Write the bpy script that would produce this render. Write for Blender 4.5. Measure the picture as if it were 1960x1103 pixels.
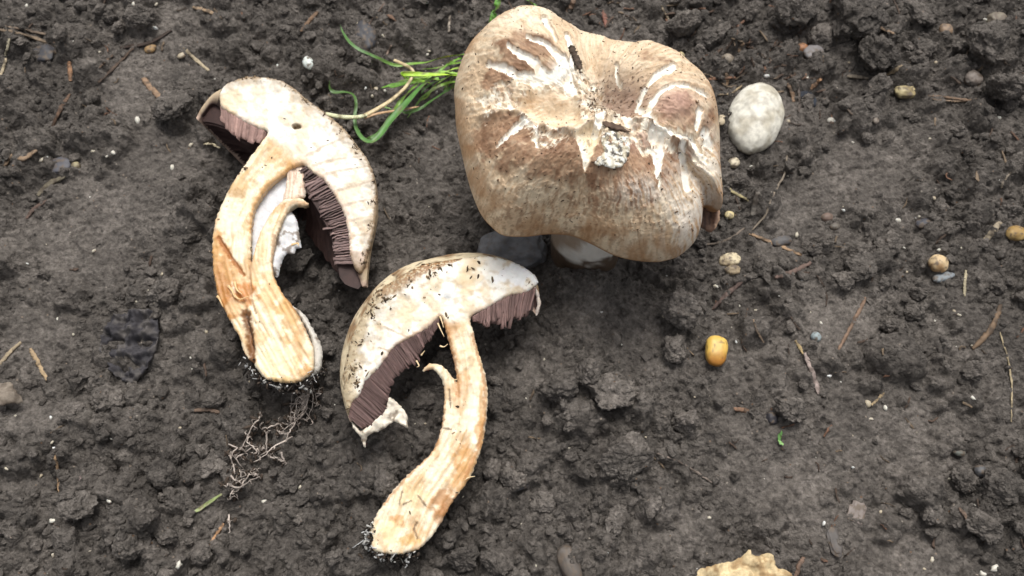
import bpy, bmesh, math, random
import numpy as np
from mathutils import Vector, Matrix, geometry

for o in list(bpy.data.objects):
    bpy.data.objects.remove(o, do_unlink=True)
scene = bpy.context.scene
COL = scene.collection
rad = math.radians

# ------------------------------------------------------------------ camera
FPX, W0, H0 = 1631.0, 1960.0, 1103.0
TILT, DIST = rad(25.0), 0.388
cam_d = bpy.data.cameras.new('camera')
cam = bpy.data.objects.new('camera', cam_d)
COL.objects.link(cam)
CAM = np.array([0.0, -DIST * math.sin(TILT), DIST * math.cos(TILT)])
cam.location = CAM
cam.rotation_euler = (TILT, 0, 0)
cam_d.sensor_width = 36.0
cam_d.lens = 36.0 * FPX / W0
cam_d.clip_start = 0.01
cam_d.clip_end = 60.0
cam_d.dof.use_dof = True
cam_d.dof.focus_distance = 0.345
cam_d.dof.aperture_fstop = 15.0
scene.camera = cam

# ------------------------------------------------------------------ sky, sun, exposure
SUN_EL, SUN_AZ = rad(66), rad(12)          # azimuth measured from +y (up in the picture) towards +x
world = bpy.data.worlds.new('World')
scene.world = world
world.use_nodes = True
wn = world.node_tree
wn.nodes.clear()
sky = wn.nodes.new('ShaderNodeTexSky')
sky.sky_type = 'NISHITA'
sky.sun_disc = False
sky.sun_elevation = SUN_EL
sky.sun_rotation = SUN_AZ
sky.air_density = 1.0
sky.dust_density = 6.0
sky.ozone_density = 1.0
hs = wn.nodes.new('ShaderNodeHueSaturation')
hs.inputs['Saturation'].default_value = 0.22      # overcast: nearly colourless
bg = wn.nodes.new('ShaderNodeBackground')
bg.inputs['Strength'].default_value = 0.105
wo = wn.nodes.new('ShaderNodeOutputWorld')
wn.links.new(sky.outputs[0], hs.inputs['Color'])
wn.links.new(hs.outputs[0], bg.inputs['Color'])
wn.links.new(bg.outputs[0], wo.inputs['Surface'])
sun_d = bpy.data.lights.new('sun', 'SUN')
sun_d.energy = 1.5
sun_d.angle = rad(27)
sun_d.color = (1.0, 0.97, 0.92)
sun = bpy.data.objects.new('sun', sun_d)
COL.objects.link(sun)
sv = Vector((math.sin(SUN_AZ) * math.cos(SUN_EL), math.cos(SUN_AZ) * math.cos(SUN_EL), math.sin(SUN_EL)))
sun.rotation_euler = sv.to_track_quat('Z', 'Y').to_euler()
sun.location = (0, 0, 2)
scene.view_settings.view_transform = 'Standard'
scene.view_settings.look = 'None'
scene.view_settings.gamma = 1.0
scene.view_settings.use_curve_mapping = False
scene.view_settings.exposure = 0.46
scene.render.engine = 'CYCLES'

rng = np.random.default_rng(11)
random.seed(5)

# ------------------------------------------------------------------ helpers: colour, noise, pixels
def S(r, g, b):
    c = np.array([r, g, b], float) / 255.0
    return np.where(c <= 0.04045, c / 12.92, ((c + 0.055) / 1.055) ** 2.4)

_perm = np.random.default_rng(3).permutation(256)
_perm = np.concatenate([_perm, _perm, _perm])
_g3 = np.random.default_rng(4).normal(size=(256, 3))
_g3 /= np.linalg.norm(_g3, axis=1)[:, None]

def pn(x, y, z=0.0):
    x = np.asarray(x, float); y = np.asarray(y, float); z = np.asarray(z, float) + np.zeros_like(x)
    xi = np.floor(x).astype(int); yi = np.floor(y).astype(int); zi = np.floor(z).astype(int)
    xf, yf, zf = x - xi, y - yi, z - zi
    u, v, w = [t * t * t * (t * (t * 6 - 15) + 10) for t in (xf, yf, zf)]
    def gr(a, b, c):
        h = _perm[_perm[_perm[(xi + a) & 255] + ((yi + b) & 255)] + ((zi + c) & 255)]
        g = _g3[h]
        return g[..., 0] * (xf - a) + g[..., 1] * (yf - b) + g[..., 2] * (zf - c)
    def lx(b, c):
        p = gr(0, b, c)
        return p + u * (gr(1, b, c) - p)
    a0 = lx(0, 0); a1 = lx(1, 0); b0 = lx(0, 1); b1 = lx(1, 1)
    p0 = a0 + v * (a1 - a0); p1 = b0 + v * (b1 - b0)
    return (p0 + w * (p1 - p0)) * 1.5

def pn2(x, y, sd=0.37):
    x = np.asarray(x, float); y = np.asarray(y, float)
    xi = np.floor(x).astype(int); yi = np.floor(y).astype(int)
    xf, yf = x - xi, y - yi
    u, v = [t * t * t * (t * (t * 6 - 15) + 10) for t in (xf, yf)]
    k = int(sd * 100)
    def gr(a, b):
        h = _perm[_perm[(xi + a + k) & 255] + ((yi + b) & 255)]
        an = h * (2 * math.pi / 256)
        return np.cos(an) * (xf - a) + np.sin(an) * (yf - b)
    a = gr(0, 0); a = a + u * (gr(1, 0) - a)
    b = gr(0, 1); b = b + u * (gr(1, 1) - b)
    return (a + v * (b - a)) * 1.5

def fbm2(x, y, o=4, sd=0.37, g=0.5):
    s = 0; a = 1.0
    for i in range(o):
        s = s + a * pn2(x, y, sd + i * 0.11)
        x = x * 2.03; y = y * 2.03; a *= g
    return s

def fbm3(x, y, z, o=4, g=0.5):
    s = 0; a = 1.0
    for i in range(o):
        s = s + a * pn(x + i * 7.1, y, z)
        x = x * 2.03; y = y * 2.03; z = z * 2.03; a *= g
    return s

def sstep(a, b, x):
    t = np.clip((x - a) / (b - a), 0, 1)
    return t * t * (3 - 2 * t)

cT, sT = math.cos(TILT), math.sin(TILT)

def ray(px, py):
    X = (np.asarray(px, float) - W0 / 2) / FPX
    Y = -(np.asarray(py, float) - H0 / 2) / FPX
    return np.stack([X, Y * cT + sT, Y * sT - cT], -1)

def p2w(px, py, z=0.0):
    d = ray(px, py)
    t = (z - CAM[2]) / d[..., 2]
    return CAM + d * t[..., None]

def p2plane(px, py, P0, n):
    d = ray(px, py)
    t = np.dot(P0 - CAM, n) / (d @ n)
    return CAM + d * t[..., None]

def w2p(P):
    q = np.asarray(P, float) - CAM
    X = q[..., 0]; Y = q[..., 1] * cT + q[..., 2] * sT; D = q[..., 1] * sT - q[..., 2] * cT
    return W0 / 2 + FPX * X / D, H0 / 2 - FPX * Y / D

def zm(x0, y0, s):                       # coordinates read off an enlarged detail -> photo pixels
    return lambda L: [(x0 + p[0] / s, y0 + p[1] / s) for p in L]

def seg_dist(px, py, poly, closed=False):
    P = list(poly)
    if closed: P = P + [P[0]]
    best = np.full(np.shape(px), 1e9); bt = np.zeros(np.shape(px)); side = np.zeros(np.shape(px))
    L = 0.0
    for (x0, y0), (x1, y1) in zip(P[:-1], P[1:]):
        dx, dy = x1 - x0, y1 - y0
        l = math.hypot(dx, dy) + 1e-9
        t = np.clip(((px - x0) * dx + (py - y0) * dy) / (l * l), 0, 1)
        d = np.hypot(px - x0 - t * dx, py - y0 - t * dy)
        m = d < best
        best = np.where(m, d, best); bt = np.where(m, L + t * l, bt)
        side = np.where(m, np.sign(dx * (py - y0) - dy * (px - x0)), side)
        L += l
    return best, bt / L, side

def inside(px, py, poly):
    r = np.zeros(np.shape(px), bool)
    n = len(poly)
    for i in range(n):
        x0, y0 = poly[i]; x1, y1 = poly[(i + 1) % n]
        c = ((y0 > py) != (y1 > py)) & (px < (x1 - x0) * (py - y0) / (y1 - y0 + 1e-12) + x0)
        r ^= c
    return r

def crom(pts, n, closed=False):
    P = np.array(pts, float)
    if closed:
        Q = np.vstack([P[-1], P, P[0], P[1]])
        m = len(P)
    else:
        Q = np.vstack([2 * P[0] - P[1], P, 2 * P[-1] - P[-2]])
        m = len(P) - 1
    u = np.linspace(0, m, n, endpoint=not closed)
    i = np.clip(np.floor(u).astype(int), 0, m - 1)
    t = (u - i)[:, None]
    a, b, c, d = Q[i], Q[i + 1], Q[i + 2], Q[i + 3]
    return 0.5 * ((2 * b) + (-a + c) * t + (2 * a - 5 * b + 4 * c - d) * t ** 2 + (-a + 3 * b - 3 * c + d) * t ** 3)

def resamp(P, n):
    P = np.array(P, float)
    s = np.concatenate([[0], np.cumsum(np.linalg.norm(np.diff(P, axis=0), axis=1))])
    u = np.linspace(0, s[-1], n)
    return np.stack([np.interp(u, s, P[:, k]) for k in range(P.shape[1])], -1)

# ------------------------------------------------------------------ helpers: meshes, objects
def mesh(name, V, F, col=None, smooth=True):
    me = bpy.data.meshes.new(name)
    V = np.asarray(V, np.float32)
    if isinstance(F, np.ndarray):
        k = F.shape[1]
        me.vertices.add(len(V)); me.vertices.foreach_set('co', V.ravel())
        me.loops.add(F.size); me.loops.foreach_set('vertex_index', F.astype(np.int32).ravel())
        me.polygons.add(len(F))
        me.polygons.foreach_set('loop_start', np.arange(0, F.size, k, dtype=np.int32))
        me.update(calc_edges=True)
    else:
        me.from_pydata([tuple(v) for v in V.tolist()], [], F)
    me.polygons.foreach_set('use_smooth', np.full(len(me.polygons), smooth, bool))
    if col is not None:
        a = me.color_attributes.new('Col', 'FLOAT_COLOR', 'POINT')
        c = np.ones((len(V), 4), np.float32)
        c[:, :3] = np.clip(col, 0.0, 1.0)
        a.data.foreach_set('color', c.ravel())
    me.update()
    return me

def put(name, V, F, mat, col=None, parent=None, smooth=True, base=None):
    V = np.asarray(V, float)
    if parent is not None:
        b = np.array(parent.location) if parent.parent is None else np.array(parent.parent.location)
    else:
        b = np.array(base) if base is not None else np.array([V[:, 0].mean(), V[:, 1].mean(), V[:, 2].min()])
    if col is not None and np.ndim(col) == 1:
        col = np.tile(col, (len(V), 1))
    me = mesh(name, V - b, F, col, smooth)
    if mat: me.materials.append(mat)
    o = bpy.data.objects.new(name, me)
    COL.objects.link(o)
    if parent is not None: o.parent = parent
    else: o.location = b
    return o

def empty(name, loc):
    o = bpy.data.objects.new(name, None)
    COL.objects.link(o)
    o.location = loc
    o.empty_display_size = 0.02
    return o

def tag(o, label=None, cat=None, group=None, kind=None):
    if label: o['label'] = label
    if cat: o['category'] = cat
    if group: o['group'] = group
    if kind: o['kind'] = kind
    return o

def join(parts):
    Vs, Fs, k = [], [], 0
    for V, F in parts:
        Vs.append(np.asarray(V)); Fs.append(np.asarray(F) + k); k += len(V)
    return np.vstack(Vs), np.vstack(Fs)

def grid_faces(nu, nv, wrap=False):        # nu rows of nv
    i = np.arange(nu - 1)[:, None]; j = np.arange(nv if wrap else nv - 1)[None, :]
    a = i * nv + j; b = i * nv + (j + 1) % nv
    return np.stack([a, b, b + nv, a + nv], -1).reshape(-1, 4)

def sweep(P, w, h, sides=6, up=(0, 0, 1), jit=0.0, twist=None, fold=0.0):
    P = np.asarray(P, float); n = len(P)
    w = np.broadcast_to(np.asarray(w, float), (n,)); h = np.broadcast_to(np.asarray(h, float), (n,))
    T = np.gradient(P, axis=0); T /= np.linalg.norm(T, axis=1)[:, None] + 1e-12
    upv = np.array(up, float)
    Sd = np.cross(T, upv); l = np.linalg.norm(Sd, axis=1)[:, None]
    Sd = np.where(l < 1e-3, np.array([1.0, 0, 0]), Sd / (l + 1e-12))
    N = np.cross(Sd, T)
    if twist is not None:
        ct, st_ = np.cos(twist)[:, None], np.sin(twist)[:, None]
        Sd, N = Sd * ct + N * st_, N * ct - Sd * st_
    a = np.linspace(0, 2 * math.pi, sides, endpoint=False)
    V = P[:, None] + Sd[:, None] * (w[:, None] * np.cos(a))[..., None] + N[:, None] * (h[:, None] * np.sin(a) + fold * w[:, None] * np.abs(np.cos(a)))[..., None]
    V = V.reshape(-1, 3)
    if jit: V = V + rng.normal(size=V.shape) * jit
    F = grid_faces(n, sides, True)
    V = np.vstack([V, P[0] - T[0] * w[0] * .3, P[-1] + T[-1] * w[-1] * .3])
    k = n * sides
    c0 = np.array([[(j + 1) % sides, j, k, k] for j in range(sides)])
    c1 = np.array([[(n - 1) * sides + j, (n - 1) * sides + (j + 1) % sides, k + 1, k + 1] for j in range(sides)])
    F = [tuple(f) for f in F.tolist()] + [tuple(f[:3]) for f in c0.tolist()] + [tuple(f[:3]) for f in c1.tolist()]
    return V, F

def ico(sub):
    bm = bmesh.new()
    bmesh.ops.create_icosphere(bm, subdivisions=sub, radius=1.0)
    V = np.array([v.co[:] for v in bm.verts]); F = np.array([[v.index for v in f.verts] for f in bm.faces])
    bm.free()
    return V, F
ICO = {k: ico(k) for k in (1, 2, 3, 4, 5)}

def rotm(rx, ry, rz):
    return np.array(Matrix.Rotation(rz, 3, 'Z') @ Matrix.Rotation(ry, 3, 'Y') @ Matrix.Rotation(rx, 3, 'X'))

# ------------------------------------------------------------------ materials (all procedural)
def painted(name, rough=0.8, nscale=300, namt=0.35, bscale=900, bstr=0.3, bdist=0.0006, sss=0.0, spec=0.3, detail=4.0, col=None, rnd=0.0):
    m = bpy.data.materials.new(name)
    m.use_nodes = True
    nt = m.node_tree; N = nt.nodes; L = nt.links
    b = N['Principled BSDF']
    b.inputs['Roughness'].default_value = rough
    b.inputs['Specular IOR Level'].default_value = spec
    tc = N.new('ShaderNodeTexCoord')
    if col is None:
        at = N.new('ShaderNodeAttribute'); at.attribute_name = 'Col'
        src = at.outputs['Color']
    else:
        rg = N.new('ShaderNodeRGB'); rg.outputs[0].default_value = (*col, 1)
        src = rg.outputs[0]
    no = N.new('ShaderNodeTexNoise')
    no.inputs['Scale'].default_value = nscale; no.inputs['Detail'].default_value = detail; no.inputs['Roughness'].default_value = 0.65
    L.new(tc.outputs['Object'], no.inputs['Vector'])
    mr = N.new('ShaderNodeMapRange')
    mr.inputs['From Min'].default_value = 0.25; mr.inputs['From Max'].default_value = 0.75
    mr.inputs['To Min'].default_value = 1 - namt; mr.inputs['To Max'].default_value = 1 + namt
    L.new(no.outputs['Fac'], mr.inputs['Value'])
    val = mr.outputs[0]
    if rnd:
        oi = N.new('ShaderNodeObjectInfo')
        m2 = N.new('ShaderNodeMapRange')
        m2.inputs['To Min'].default_value = 1 - rnd; m2.inputs['To Max'].default_value = 1 + rnd
        L.new(oi.outputs['Random'], m2.inputs['Value'])
        mu = N.new('ShaderNodeMath'); mu.operation = 'MULTIPLY'
        L.new(val, mu.inputs[0]); L.new(m2.outputs[0], mu.inputs[1]); val = mu.outputs[0]
    vm = N.new('ShaderNodeVectorMath'); vm.operation = 'SCALE'
    L.new(src, vm.inputs[0]); L.new(val, vm.inputs['Scale'])
    L.new(vm.outputs[0], b.inputs['Base Color'])
    if bstr:
        n2 = N.new('ShaderNodeTexNoise')
        n2.inputs['Scale'].default_value = bscale; n2.inputs['Detail'].default_value = 5; n2.inputs['Roughness'].default_value = 0.6
        L.new(tc.outputs['Object'], n2.inputs['Vector'])
        bu = N.new('ShaderNodeBump')
        bu.inputs['Strength'].default_value = bstr; bu.inputs['Distance'].default_value = bdist
        L.new(n2.outputs['Fac'], bu.inputs['Height'])
        L.new(bu.outputs[0], b.inputs['Normal'])
    if sss:
        b.inputs['Subsurface Weight'].default_value = sss
        b.inputs['Subsurface Radius'].default_value = (1.0, 0.6, 0.35)
        b.inputs['Subsurface Scale'].default_value = 0.002
    return m

def soil_mat(name, rnd=0.0, coord='Position', k=0.95):
    m = bpy.data.materials.new(name)
    m.use_nodes = True
    nt = m.node_tree; N = nt.nodes; L = nt.links
    b = N['Principled BSDF']
    tc = N.new('ShaderNodeNewGeometry')
    def noise(sc, de, ro=0.6):
        n = N.new('ShaderNodeTexNoise')
        n.inputs['Scale'].default_value = sc; n.inputs['Detail'].default_value = de; n.inputs['Roughness'].default_value = ro
        L.new(tc.outputs[coord], n.inputs['Vector'])
        return n.outputs['Fac']
    r1 = N.new('ShaderNodeValToRGB')
    e = r1.color_ramp.elements
    e[0].position = 0.30; e[0].color = (0.050, 0.0435, 0.038, 1)
    e[1].position = 0.72; e[1].color = (0.184, 0.164, 0.146, 1)
    x = r1.color_ramp.elements.new(0.5); x.color = (0.107, 0.0945, 0.0835, 1)
    L.new(noise(420, 7, 0.7), r1.inputs['Fac'])
    # broad damp / dry variation
    r2 = N.new('ShaderNodeMapRange')
    r2.inputs['From Min'].default_value = 0.3; r2.inputs['From Max'].default_value = 0.7
    r2.inputs['To Min'].default_value = 0.72; r2.inputs['To Max'].default_value = 1.35
    L.new(noise(22, 4), r2.inputs['Value'])
    val = r2.outputs[0]
    r3 = N.new('ShaderNodeMapRange')
    r3.inputs['From Min'].default_value = 0.3; r3.inputs['From Max'].default_value = 0.7
    r3.inputs['To Min'].default_value = 0.74; r3.inputs['To Max'].default_value = 1.28
    L.new(noise(125, 3), r3.inputs['Value'])
    mv = N.new('ShaderNodeMath'); mv.operation = 'MULTIPLY'
    L.new(val, mv.inputs[0]); L.new(r3.outputs[0], mv.inputs[1]); val = mv.outputs[0]
    dry = N.new('ShaderNodeAttribute'); dry.attribute_name = 'dry'
    r4 = N.new('ShaderNodeMapRange')
    r4.inputs['To Min'].default_value = k; r4.inputs['To Max'].default_value = 1.17
    L.new(dry.outputs['Fac'], r4.inputs['Value'])
    mw = N.new('ShaderNodeMath'); mw.operation = 'MULTIPLY'
    L.new(val, mw.inputs[0]); L.new(r4.outputs[0], mw.inputs[1]); val = mw.outputs[0]
    if rnd:
        oi = N.new('ShaderNodeObjectInfo')
        m2 = N.new('ShaderNodeMapRange')
        m2.inputs['To Min'].default_value = 1 - rnd; m2.inputs['To Max'].default_value = 1 + rnd
        L.new(oi.outputs['Random'], m2.inputs['Value'])
        mu = N.new('ShaderNodeMath'); mu.operation = 'MULTIPLY'
        L.new(val, mu.inputs[0]); L.new(m2.outputs[0], mu.inputs[1]); val = mu.outputs[0]
    vm = N.new('ShaderNodeVectorMath'); vm.operation = 'SCALE'
    L.new(r1.outputs[0], vm.inputs[0]); L.new(val, vm.inputs['Scale'])
    # fine mineral grains: a few pale, a few rusty
    vo = N.new('ShaderNodeTexVoronoi'); vo.inputs['Scale'].default_value = 520
    L.new(tc.outputs[coord], vo.inputs['Vector'])
    sep = N.new('ShaderNodeSeparateColor'); L.new(vo.outputs['Color'], sep.inputs[0])
    gt = N.new('ShaderNodeMath'); gt.operation = 'GREATER_THAN'; gt.inputs[1].default_value = 0.965
    L.new(sep.outputs[0], gt.inputs[0])
    lt = N.new('ShaderNodeMath'); lt.operation = 'LESS_THAN'; lt.inputs[1].default_value = 0.26
    L.new(vo.outputs['Distance'], lt.inputs[0])
    mm = N.new('ShaderNodeMath'); mm.operation = 'MULTIPLY'
    L.new(gt.outputs[0], mm.inputs[0]); L.new(lt.outputs[0], mm.inputs[1])
    gc = N.new('ShaderNodeMix'); gc.data_type = 'RGBA'
    gc.inputs['A'].default_value = (0.30, 0.27, 0.23, 1); gc.inputs['B'].default_value = (0.15, 0.09, 0.055, 1)
    L.new(sep.outputs[1], gc.inputs['Factor'])
    mx = N.new('ShaderNodeMix'); mx.data_type = 'RGBA'
    L.new(mm.outputs[0], mx.inputs['Factor']); L.new(vm.outputs[0], mx.inputs['A']); L.new(gc.outputs['Result'], mx.inputs['B'])
    L.new(mx.outputs['Result'], b.inputs['Base Color'])
    rr = N.new('ShaderNodeMapRange')
    rr.inputs['To Min'].default_value = 0.62; rr.inputs['To Max'].default_value = 0.98
    L.new(noise(60, 3), rr.inputs['Value']); L.new(rr.outputs[0], b.inputs['Roughness'])
    b.inputs['Specular IOR Level'].default_value = 0.22
    bu = N.new('ShaderNodeBump'); bu.inputs['Strength'].default_value = 0.9; bu.inputs['Distance'].default_value = 0.0012
    L.new(noise(850, 6, 0.68), bu.inputs['Height'])
    # crumb structure: rounded grains about 2 mm across, warped so that no cell pattern shows
    wn_ = N.new('ShaderNodeTexNoise'); wn_.inputs['Scale'].default_value = 260; wn_.inputs['Detail'].default_value = 3
    L.new(tc.outputs[coord], wn_.inputs['Vector'])
    ws = N.new('ShaderNodeVectorMath'); ws.operation = 'MULTIPLY_ADD'
    ws.inputs[1].default_value = (0.004, 0.004, 0.004)
    L.new(wn_.outputs['Color'], ws.inputs[0]); L.new(tc.outputs[coord], ws.inputs[2])
    prev = bu
    for sc_, st_, di_ in ((330, 0.75, 0.0016), (760, 0.6, 0.0008)):
        v_ = N.new('ShaderNodeTexVoronoi'); v_.inputs['Scale'].default_value = sc_; v_.feature = 'F1'
        L.new(ws.outputs[0], v_.inputs['Vector'])
        b2 = N.new('ShaderNodeBump'); b2.invert = True
        b2.inputs['Strength'].default_value = st_
        ms = N.new('ShaderNodeMapRange'); ms.inputs['To Min'].default_value = st_; ms.inputs['To Max'].default_value = st_ * .65
        L.new(dry.outputs['Fac'], ms.inputs['Value']); L.new(ms.outputs[0], b2.inputs['Strength'])
        b2.inputs['Distance'].default_value = di_
        L.new(v_.outputs['Distance'], b2.inputs['Height']); L.new(prev.outputs[0], b2.inputs['Normal'])
        prev = b2
    L.new(prev.outputs[0], b.inputs['Normal'])
    return m

M_soil = soil_mat('soil_ground')
M_clod = soil_mat('soil_clod', 0.22, k=1.15)
M_flesh = painted('mushroom_flesh', 0.46, 260, 0.09, 900, 0.35, 0.0006, sss=0.12, spec=0.4)
M_cap = painted('mushroom_cuticle', 0.62, 500, 0.16, 1100, 0.35, 0.0005, sss=0.03, spec=0.3)
M_gill = painted('mushroom_gill', 0.6, 500, 0.2, 1200, 0.25, 0.0003, sss=0.05, spec=0.3)
M_stone = painted('pebble_stone', 0.55, 260, 0.25, 700, 0.35, 0.0004, spec=0.4)
M_plain = painted('plant_matter', 0.75, 500, 0.35, 1300, 0.4, 0.0003, spec=0.25)
M_grain = painted('mineral_grain', 0.45, 600, 0.12, 900, 0.2, 0.0002, sss=0.1, spec=0.5)
M_grass = painted('grass_leaf', 0.42, 300, 0.2, 900, 0.12, 0.0002, sss=0.1, spec=0.45)
M_corn = painted('corn_skin', 0.42, 260, 0.14, 500, 0.1, 0.0003, sss=0.05, spec=0.5)
M_speck = painted('dark_speck', 0.9, 700, 0.4, 1300, 0.5, 0.0003, spec=0.2)

# ------------------------------------------------------------------ soil ground (one sheet)
STEP = 0.00066
dx_ = np.arange(-0.33, 0.3301, STEP); dy_ = np.arange(-0.165, 0.2151, STEP)
GX, GY = np.meshgrid(dx_, dy_)
GPX, GPY = w2p(np.stack([GX, GY, np.zeros_like(GX)], -1))

def bl(cx, cy, rx, ry):                    # soft blob in photo pixels on the ground plane
    return np.exp(-(((GPX - cx) / rx) ** 2 + ((GPY - cy) / ry) ** 2))

smooth = np.clip(0.30 + 1.1 * fbm2(GX * 14 + 3, GY * 14, 4, 0.9), 0, 1)
for c in [(230, 400, 150, 110), (60, 640, 110, 90), (90, 800, 150, 50), (1700, 830, 200, 130), (1600, 620, 120, 90), (1650, 330, 160, 90),
          (1040, 720, 90, 80), (300, 300, 120, 100), (150, 480, 160, 100), (1120, 600, 60, 70), (1300, 1010, 90, 60), (1480, 230, 60, 90)]:
    smooth = np.maximum(smooth, 1.15 * bl(*c))
for c in [(1800, 60, 260, 120), (520, 820, 160, 140), (1180, 800, 170, 120), (330, 960, 170, 120), (800, 420, 70, 60), (560, 950, 200, 110), (1000, 950, 200, 120),
          (1400, 100, 100, 60), (1930, 980, 60, 160), (1930, 130, 60, 120)]:
    smooth = smooth * (1 - 0.85 * bl(*c))
smooth = np.clip(smooth, 0, 1)

Hh = 0.0045 * fbm2(GX * 9, GY * 9, 3, 0.2) + 0.0018 * fbm2(GX * 34, GY * 34, 3, 0.5)
for cx, cy, rx, ry, a in [(1118, 552, 80, 42, 13), (1110, 620, 70, 60, 4), (1120, 660, 70, 90, 5), (1250, 530, 80, 40, -9), (980, 540, 70, 40, -5), (840, 250, 50, 90, -9), (870, 400, 45, 80, -8),
                          (450, 300, 60, 60, -9), (600, 470, 60, 90, -7), (760, 760, 90, 90, -4), (560, 790, 90, 50, -6), (1170, 760, 90, 60, 5), (1200, 890, 90, 70, 5),
                          (1640, 40, 150, 80, 8), (1900, 80, 100, 160, 8), (1600, 170, 60, 30, -6), (1940, 300, 60, 200, 4), (1470, 330, 120, 50, -4), (120, 830, 170, 35, 6),
                          (180, 905, 150, 25, -6), (260, 1010, 60, 90, 6), (300, 390, 110, 80, 4), (1930, 930, 60, 120, 5), (1300, 600, 40, 40, 6), (1060, 740, 90, 50, 4),
                          (1090, 300, 170, 140, -2)]:
    Hh += a * 0.001 * bl(cx, cy, rx, ry)
Hb = Hh.copy()
nx, ny = len(dx_), len(dy_)

def bumps(A, n, r0, r1, kz, pw=2.2, keep=None, sink=0.35):
    global rng
    u = rng.random(n)
    r = (r0 ** (1 - pw) + u * (r1 ** (1 - pw) - r0 ** (1 - pw))) ** (1 / (1 - pw))
    cx = rng.uniform(dx_[0], dx_[-1], n); cy = rng.uniform(dy_[0], dy_[-1], n)
    an = rng.uniform(0, math.pi, n); el = rng.uniform(0.65, 1.0, n); kk = rng.random(n)
    for i in range(n):
        ix = int((cx[i] - dx_[0]) / STEP); iy = int((cy[i] - dy_[0]) / STEP)
        if ix >= nx or iy >= ny: continue
        if keep is not None and kk[i] < keep[iy, ix]: continue
        k = int(r[i] / STEP) + 2
        x0, x1, y0, y1 = max(ix - k, 0), min(ix + k + 1, nx), max(iy - k, 0), min(iy + k + 1, ny)
        X = dx_[x0:x1][None, :] - cx[i]; Y = dy_[y0:y1][:, None] - cy[i]
        c, s = math.cos(an[i]), math.sin(an[i])
        U = (X * c + Y * s) / r[i]; V = (-X * s + Y * c) / (r[i] * el[i])
        q = 1 - (U * U + V * V)
        if kk[i] * 7919 % 1.0 < .68 and r[i] > .0013:      # broken, faceted crumbs
            hq = np.full(U.shape, rng.uniform(.75, 1.0)) + rng.normal() * .22 * U + rng.normal() * .22 * V
            for a_ in np.arange(5) * 1.2566 + rng.uniform(0, 6.28) + rng.normal(size=5) * .3:
                hq = np.minimum(hq, (rng.uniform(.72, 1.0) - (U * math.cos(a_) + V * math.sin(a_))) * rng.uniform(1.2, 3.2))
            q = np.where(hq > 0, hq, -1)
            z = Hb[iy, ix] - sink * r[i] * kz + r[i] * kz * np.clip(hq, 0, 1)
        else:
            z = Hb[iy, ix] - sink * r[i] * kz + r[i] * kz * np.sqrt(np.clip(q, 0, 1))
        A[y0:y1, x0:x1] = np.where(q > 0, np.maximum(A[y0:y1, x0:x1], z), A[y0:y1, x0:x1])

bumps(Hh, 800, 0.005, 0.014, 0.95, 1.7, smooth * 1.1, 0.12)
Hb = 0.55 * Hb + 0.45 * Hh
bumps(Hh, 4200, 0.002, 0.0065, 1.05, 1.9, 0.05 + smooth * 0.92, 0.15)
Hb = 0.4 * Hb + 0.6 * Hh
bumps(Hh, 17000, 0.0012, 0.003, 1.0, 2.3, 0.10 + smooth * 0.65, 0.25)

def samp(A, X, Y):
    fx = np.clip((X - dx_[0]) / STEP, 0, nx - 1.001); fy = np.clip((Y - dy_[0]) / STEP, 0, ny - 1.001)
    ix = fx.astype(int); iy = fy.astype(int); u = fx - ix; v = fy - iy
    return (A[iy, ix] * (1 - u) * (1 - v) + A[iy, ix + 1] * u * (1 - v) + A[iy + 1, ix] * (1 - u) * v + A[iy + 1, ix + 1] * u * v)

wx = 0.0011 * fbm2(GX * 260, GY * 260, 3, 0.15) + 0.0012 * fbm2(GX * 60, GY * 60, 2, 0.25)
wy = 0.0011 * fbm2(GX * 260, GY * 260, 3, 0.65) + 0.0012 * fbm2(GX * 60, GY * 60, 2, 0.75)
Hh = samp(Hh, GX + wx, GY + wy)
Hh += 0.0013 * fbm2(GX * 160, GY * 160, 4, 0.33, 0.6) * (0.6 + 0.6 * (1 - smooth))
Hh += 0.0011 * np.abs(fbm2(GX * 330, GY * 330, 3, 0.44, .6)) - 0.0009 * np.exp(-(fbm2(GX * 120, GY * 120, 2, .81) / .07) ** 2) * (1 - .6 * smooth)
# a few cracks in the crusted mud
for pl in [[(1700, 1010), (1760, 1020), (1800, 1045)], [(1640, 970), (1680, 968)], [(1600, 330), (1660, 318), (1720, 322)], [(1735, 300), (1790, 285), (1830, 300)]]:
    d, _, _ = seg_dist(GPX + 10 * fbm2(GX * 90, GY * 90, 2), GPY + 10 * fbm2(GX * 90, GY * 90, 2, 0.8), pl)
    Hh -= 0.0016 * np.exp(-(d / 3.5) ** 2)

def gh(x, y): return samp(Hh, np.asarray(x, float), np.asarray(y, float))
def gp(px, py):                            # photo pixel -> point on the soil
    px = np.asarray(px, float); py = np.asarray(py, float)
    z = np.zeros(px.shape)
    for _ in range(5):
        P = p2w(px, py, z)
        z = 0.5 * z + 0.5 * gh(P[..., 0], P[..., 1])
    P = p2w(px, py, z)
    P[..., 2] = gh(P[..., 0], P[..., 1])
    return P

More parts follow.
